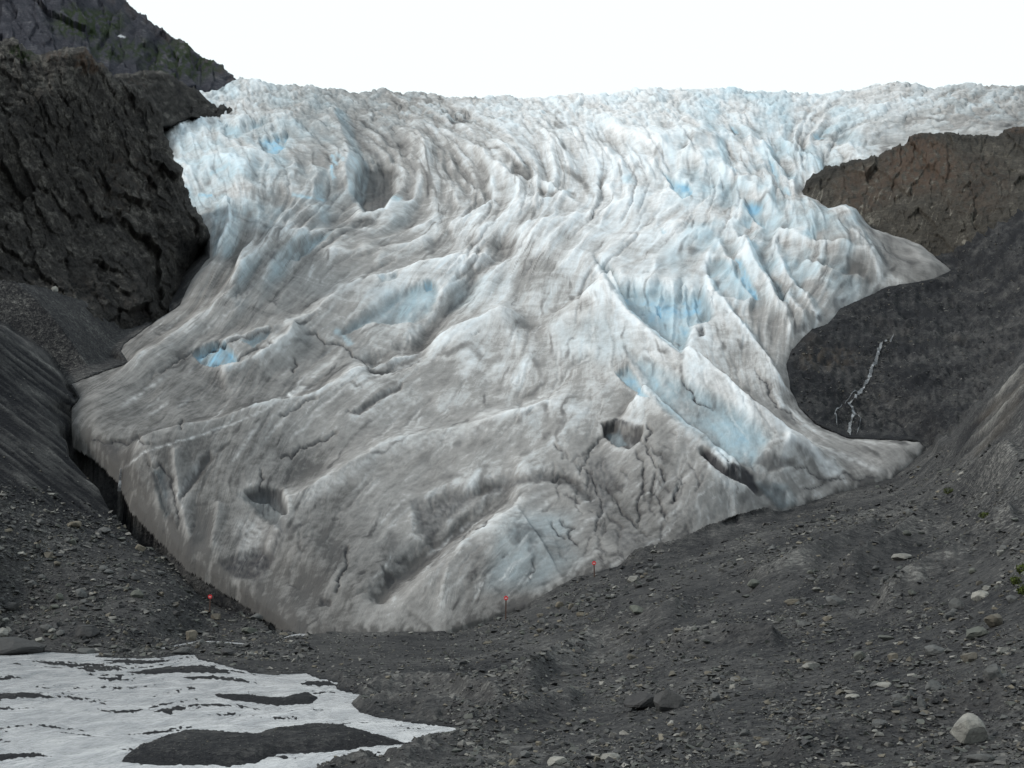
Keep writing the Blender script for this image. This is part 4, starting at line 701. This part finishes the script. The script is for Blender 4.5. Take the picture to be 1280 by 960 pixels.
for x, y, w, h, t in [(1196,763,18,14,'grey'),(1186,775,18,9,'grey'),(1226,752,22,13,'pale'),(1168,828,28,13,'grey'),(1211,835,22,12,'tan'),(1243,874,22,19,'grey'),(1139,886,17,16,'grey'),(1076,831,16,11,'green'),(1116,834,14,11,'tan'),(990,756,18,8,'tan'),(1013,841,26,9,'pale'),(1253,823,18,9,'pale'),(1223,805,30,13,'green'),(1153,910,10,18,'grey'),(1223,957,36,11,'grey'),(1031,907,9,6,'grey'),(1066,881,18,7,'pale'),(1105,867,18,7,'pale'),(1108,804,20,8,'green'),(1100,931,18,9,'grey'),(1120,917,14,8,'grey'),(657,947,18,9,'grey'),(662,929,14,7,'dark'),(789,830,12,8,'tan'),(797,790,22,10,'green'),(792,728,16,8,'pale'),(1265,757,16,9,'grey'),(1234,742,12,8,'pale'),(1013,720,12,6,'green'),(965,690,12,6,'grey')]: boulder(x, y, w, h, t, rock_label(x, y, w, h, t, 'moraine rock'), GR)
for x, y, w, h, t in [(108,790,28,14,'dark'),(57,788,18,10,'grey'),(100,749,16,12,'grey'),(172,748,15,10,'green'),(320,775,16,8,'grey'),(310,788,22,9,'green'),(257,725,16,13,'grey'),(175,690,14,9,'tan'),(74,751,11,9,'green'),(12,764,20,10,'dark'),(107,807,22,7,'grey'),(40,735,12,8,'grey'),(220,770,13,7,'dark'),(200,720,12,7,'grey'),(270,775,12,8,'tan'),(135,720,13,7,'grey'),(60,700,12,7,'tan'),(95,660,20,9,'tan'),(130,668,16,8,'grey'),(230,700,11,6,'pale')]: boulder(x, y, w, h, t, rock_label(x, y, w, h, t, 'talus rock'), GL)
def more(n, x0, x1, y0, y1, g, lo, hi, cond=lambda x, y: True):
    c = 0
    for _ in range(n * 20):
        x, y = random.uniform(x0, x1), random.uniform(y0, y1); X, Y_ = np.array([x]), np.array([y])
        if c >= n: break
        if field_at(gsd, X, Y_)[0] > -5 or field_at(wsd, X, Y_)[0] > -3 or not cond(x, y): continue
        w = lo + (hi - lo) * random.random() ** 2; boulder(x, y, w, hh := w * random.uniform(.4, .7), tt := random.choice(['grey', 'grey', 'grey', 'dark', 'green', 'tan', 'pale']), rock_label(x, y, w, hh, tt, 'talus rock' if g == GL else 'moraine rock'), g); c += 1
more(85, 880, 1290, 640, 960, GR, 7, 14, lambda x, y: y > 650 + .0 * x and (x + y) > 1720); more(20, 600, 900, 800, 955, GR, 7, 11); more(45, 0, 340, 650, 800, GL, 7, 13, lambda x, y: y > 640 + .33 * (x - 40))
def along(pts, n, spread, g, lo, hi):
    pts = np.array(pts, float)
    for _ in range(n):
        t = random.random() * (len(pts) - 1); i = int(t); x, y = pts[i] + (pts[i + 1] - pts[i]) * (t - i) + np.random.default_rng(int(t * 1e6)).normal(0, spread, 2) * (1.6, .8)
        if field_at(gsd, np.array([x]), np.array([y]))[0] > -4: continue
        w = random.uniform(lo, hi); boulder(x, y, w, hh := w * random.uniform(.45, .7), tt := random.choice(['grey', 'grey', 'green', 'dark', 'tan']), rock_label(x, y, w, hh, tt, 'rubble stone'), g)
along([(640,795),(690,782),(720,760),(770,735),(830,712)], 55, 8, GM, 6, 11)

for x, y, w, h in [(20,372,9,9),(68,371,9,13),(97,393,14,9),(38,417,11,10),(55,424,9,15),(86,448,11,8),(72,410,8,6),(30,395,8,6)]:   # pale blocks lodged in the gully under the cliff
    j = int((x + 90) / 370 * 419), int((y - 38) / 487 * 519); p = cliff[j[1], j[0]]; m = p[1] / F; o = bpy.data.objects.new('boulder', random.choice(BMESH['pale'])); C.objects.link(o); o.scale = (w * m * 1.1, w * m, h * m * 1.6); o.location = p + np.array([0, -.1, .2]); o.rotation_euler = (.2, random.uniform(-.4, .4), random.uniform(-1, 1))
    tag(o, 'pale block lodged in the dark scree gully under the cliff', 'rock', 'pale blocks in the cliff gully')
# ------------------------------------------------------------------ marker posts
M_WOOD = plain('weathered_post', (.075, .045, .035)); M_RED = plain('red_sign_paint', (.55, .030, .035), .5, .4, .1); M_WHITE = plain('white_sign_paint', (.7, .68, .68), .5, .4, .05); M_STEEL = plain('dark_steel', (.05, .05, .055), .5, .5)
def bm_box(bm, sx, sy, sz, loc=(0, 0, 0), bev=0.0):
    g = bmesh.ops.create_cube(bm, size=1); bmesh.ops.scale(bm, vec=(sx, sy, sz), verts=g['verts']); bmesh.ops.translate(bm, vec=loc, verts=g['verts'])
    if bev: bmesh.ops.bevel(bm, geom=list({e for v in g['verts'] for e in v.link_edges}), offset=bev, segments=2, affect='EDGES')
def bm_obj(name, bm, mat, parent): me = bpy.data.meshes.new(name); bm.to_mesh(me); bm.free(); return link(name, me, mat, parent)
def marker_post(px, py, h_px, lean, label):
    p = ground_at(np.array([px], float), np.array([py], float))[0]; m = p[1] / F; Hh = h_px * m
    r = bpy.data.objects.new('marker_post', None); C.objects.link(r); r.location = p; r.rotation_euler = (0, lean, 0); tag(r, label, 'sign', 'red marker posts around the ice front')
    bm = bmesh.new(); bm_box(bm, .13, .13, Hh + .3, (0, 0, Hh / 2 - .15), .012); bm_obj('post', bm, M_WOOD, r)
    bm = bmesh.new(); g = bmesh.ops.create_cone(bm, cap_ends=True, segments=8, radius1=.22, radius2=.22, depth=.03); bmesh.ops.rotate(bm, cent=(0, 0, 0), matrix=__import__('mathutils').Matrix.Rotation(R(22.5), 3, 'Z'), verts=bm.verts[:]); bmesh.ops.rotate(bm, cent=(0, 0, 0), matrix=__import__('mathutils').Matrix.Rotation(R(90), 3, 'X'), verts=bm.verts[:]); bmesh.ops.translate(bm, vec=(0, -.065, Hh - .22), verts=bm.verts[:]); s_ = bm_obj('sign_panel', bm, M_RED, r)
    bm = bmesh.new(); bm_box(bm, .22, .012, .06, (0, -.088, Hh - .24)); bm_obj('sign_mark', bm, M_WHITE, s_)
    for dx in (-.1, .1):
        bm = bmesh.new(); bm_box(bm, .07, .05, .09, (dx, -.06, Hh + .075), .01); bm_obj('cap', bm, M_STEEL, r)
    return r
marker_post(632, 776, 29, .02, 'dark post with red sign at the ice foot beside the rubble strip'); marker_post(743, 722, 20, -.02, 'short dark post with red sign higher up against cracked ice'); marker_post(262, 767, 22, .01, 'dark post with red sign standing among left talus boulders')

# ------------------------------------------------------------------ shrubs
M_LEAF = plain('shrub_leaf', (.055, .072, .014), .7, .2, .5, 6); M_STEM = plain('shrub_stem', (.06, .045, .03))
def shrub(px, py, w_px, h_px, n, label, seed):
    r = np.random.default_rng(seed); p = ground_at(np.array([px], float), np.array([py], float))[0]; m = p[1] / F; W, Hh = w_px * m / 2, h_px * m
    e = bpy.data.objects.new('shrub', None); C.objects.link(e); e.location = p; tag(e, label, 'shrub', 'green shrubs on the right moraine')
    V, Fc, SV, SF = [], [], [], []
    for i in range(9):
        a_, rr = r.uniform(0, 6.28), r.uniform(.2, 1) * W; tip = np.array([rr * math.cos(a_), rr * math.sin(a_) * .8, Hh * r.uniform(.5, 1)]); b0 = np.array([tip[0] * .2, tip[1] * .2, -.05]); k0 = len(SV); t_ = .012
        SV += [b0 + (-t_, 0, 0), b0 + (t_, 0, 0), b0 + (0, t_, 0), tip]; SF += [(k0, k0 + 1, k0 + 3), (k0 + 1, k0 + 2, k0 + 3), (k0 + 2, k0, k0 + 3)]
    for i in range(n):
        q = r.normal(size=3); q /= np.linalg.norm(q); q *= r.uniform(.3, 1) ** .5; c = np.array([q[0] * W, q[1] * W * .8, Hh * (.5 + .5 * q[2])]) * r.uniform(.85, 1.15); L = r.uniform(.04, .09); d = r.normal(size=3); d /= np.linalg.norm(d); s_ = np.cross(d, r.normal(size=3)); s_ /= np.linalg.norm(s_); k0 = len(V)
        V += [c - d * L, c + s_ * L * .45, c + d * L, c - s_ * L * .45]; Fc.append((k0, k0 + 1, k0 + 2, k0 + 3))
    link('stem', raw_mesh('stem', np.array(SV), np.array(SF), False), M_STEM, e); f = link('foliage', raw_mesh('foliage', np.array(V), np.array(Fc), False), M_LEAF, e); return e
shrub(1278, 722, 15, 13, 230, 'upper bright green leafy shrub at the slope edge above pale stones', 1); shrub(1270, 737, 13, 11, 190, 'middle olive green shrub between two other shrubs', 2); shrub(1279, 749, 14, 12, 220, 'lowest dark green shrub just above the pale stones', 3)
shrub(1186, 637, 14, 8, 260, 'low mossy green tuft alone on the upper moraine', 4); shrub(1232, 675, 14, 8, 260, 'low dark green tuft beside a shadowed gully in the moraine', 5)

# ------------------------------------------------------------------ mountain stream and meltwater fall
kf = NT('white_water'); nf = kf.noise(kf.pos(), .55, 8, .75); M_FOAM = kf.done(kf.mix(kf.ramp(nf, .50, .74), (.035, .037, .04), (.55, .57, .59)), .4, kf.bump(nf, .1, .6), .4)
def ribbon(pts, wpx, name):
    p = np.array(pts, float); t = np.linspace(0, len(p) - 1, 26 * (len(p) - 1)); px = np.interp(t, np.arange(len(p)), p[:, 0]) + 1.6 * fbm(t * 1.6, t * 0 + .5, 2, 61); py = np.interp(t, np.arange(len(p)), p[:, 1]); w = wpx * (.55 + .8 * np.abs(perlin(t * 3.3, t * 0 + .3, 62))) * np.clip(np.minimum(t, t[-1] - t) * 3, .1, 1)
    cols = [ground_at(px + w * k_, py) + np.array([0, -.1, .16]) for k_ in (-.5, -.17, .17, .5)]; P = np.stack(cols, 1); return P
P1 = ribbon([(1118,422),(1102,434),(1097,447),(1091,462),(1086,478),(1077,489),(1069,503),(1062,512),(1069,524),(1062,536),(1063,546)], 5.0, 's'); P2 = ribbon([(1078,489),(1056,505),(1043,520),(1046,535)], 1.8, 's'); P3 = ribbon([(1069,523),(1076,532),(1070,545)], 1.6, 's')
VV, QQ, b_ = [], [], 0
for P in (P1, P2, P3):
    n_ = len(P); ix = np.arange(n_ * 4).reshape(n_, 4) + b_; VV.append(P.reshape(-1, 3)); QQ.append(np.stack([ix[:-1, :-1], ix[1:, :-1], ix[1:, 1:], ix[:-1, 1:]], -1).reshape(-1, 4)); b_ += n_ * 4
stream = link('stream', raw_mesh('stream', np.concatenate(VV), np.concatenate(QQ)), M_FOAM); tag(stream, 'thin white mountain stream tumbling through the dark hollow', kind='structure')
a = (np.concatenate([np.interp(rng.uniform(0, 3, 500), range(4), v) for v in [(1118,1092,1070,1060)]]) , ); t_ = rng.uniform(0, 4, 700); px = np.interp(t_, range(5), (1118,1097,1086,1066,1062)) + rng.normal(0, 8, 700); py = np.interp(t_, range(5), (424,447,478,510,545)) + rng.normal(0, 3, 700)
ok = field_at(gsd, px, py) < -4; scatter('gravel', px[ok], py[ok], np.minimum(1.6 * rng.random(ok.sum()) ** (-1 / 2.8), 5), 'stones in the bed of the mountain stream', shade=.8)

# little waterfall where the melt channel drops off the left snout
fx, fy = sight(IP); d_ = np.hypot(fx - 153, fy - 588); r_, c_ = np.unravel_index(np.argmin(d_), d_.shape); p0 = IP[r_, c_]; hz = np.linspace(0, 2.6, 14); wv_ = .10 + .05 * perlin(hz * 1.7, hz * 0 + .3, 71) + .04 * hz
fv_ = np.stack([np.stack([p0[0] + k_ * wv_ + .05 * perlin(hz * 2, hz * 0 + .6, 72), p0[1] - .5 - .28 * np.sqrt(hz) - .04 * abs(k_) * -1, p0[2] + .15 - hz], -1) for k_ in (-1, -.35, .35, 1)], 1)
ix = np.arange(56).reshape(14, 4); fall = link('waterfall', raw_mesh('waterfall', fv_.reshape(-1, 3) - np.array([0, 140, 0]), np.stack([ix[:-1, :-1], ix[1:, :-1], ix[1:, 1:], ix[:-1, 1:]], -1).reshape(-1, 4)), M_FOAM, glacier)
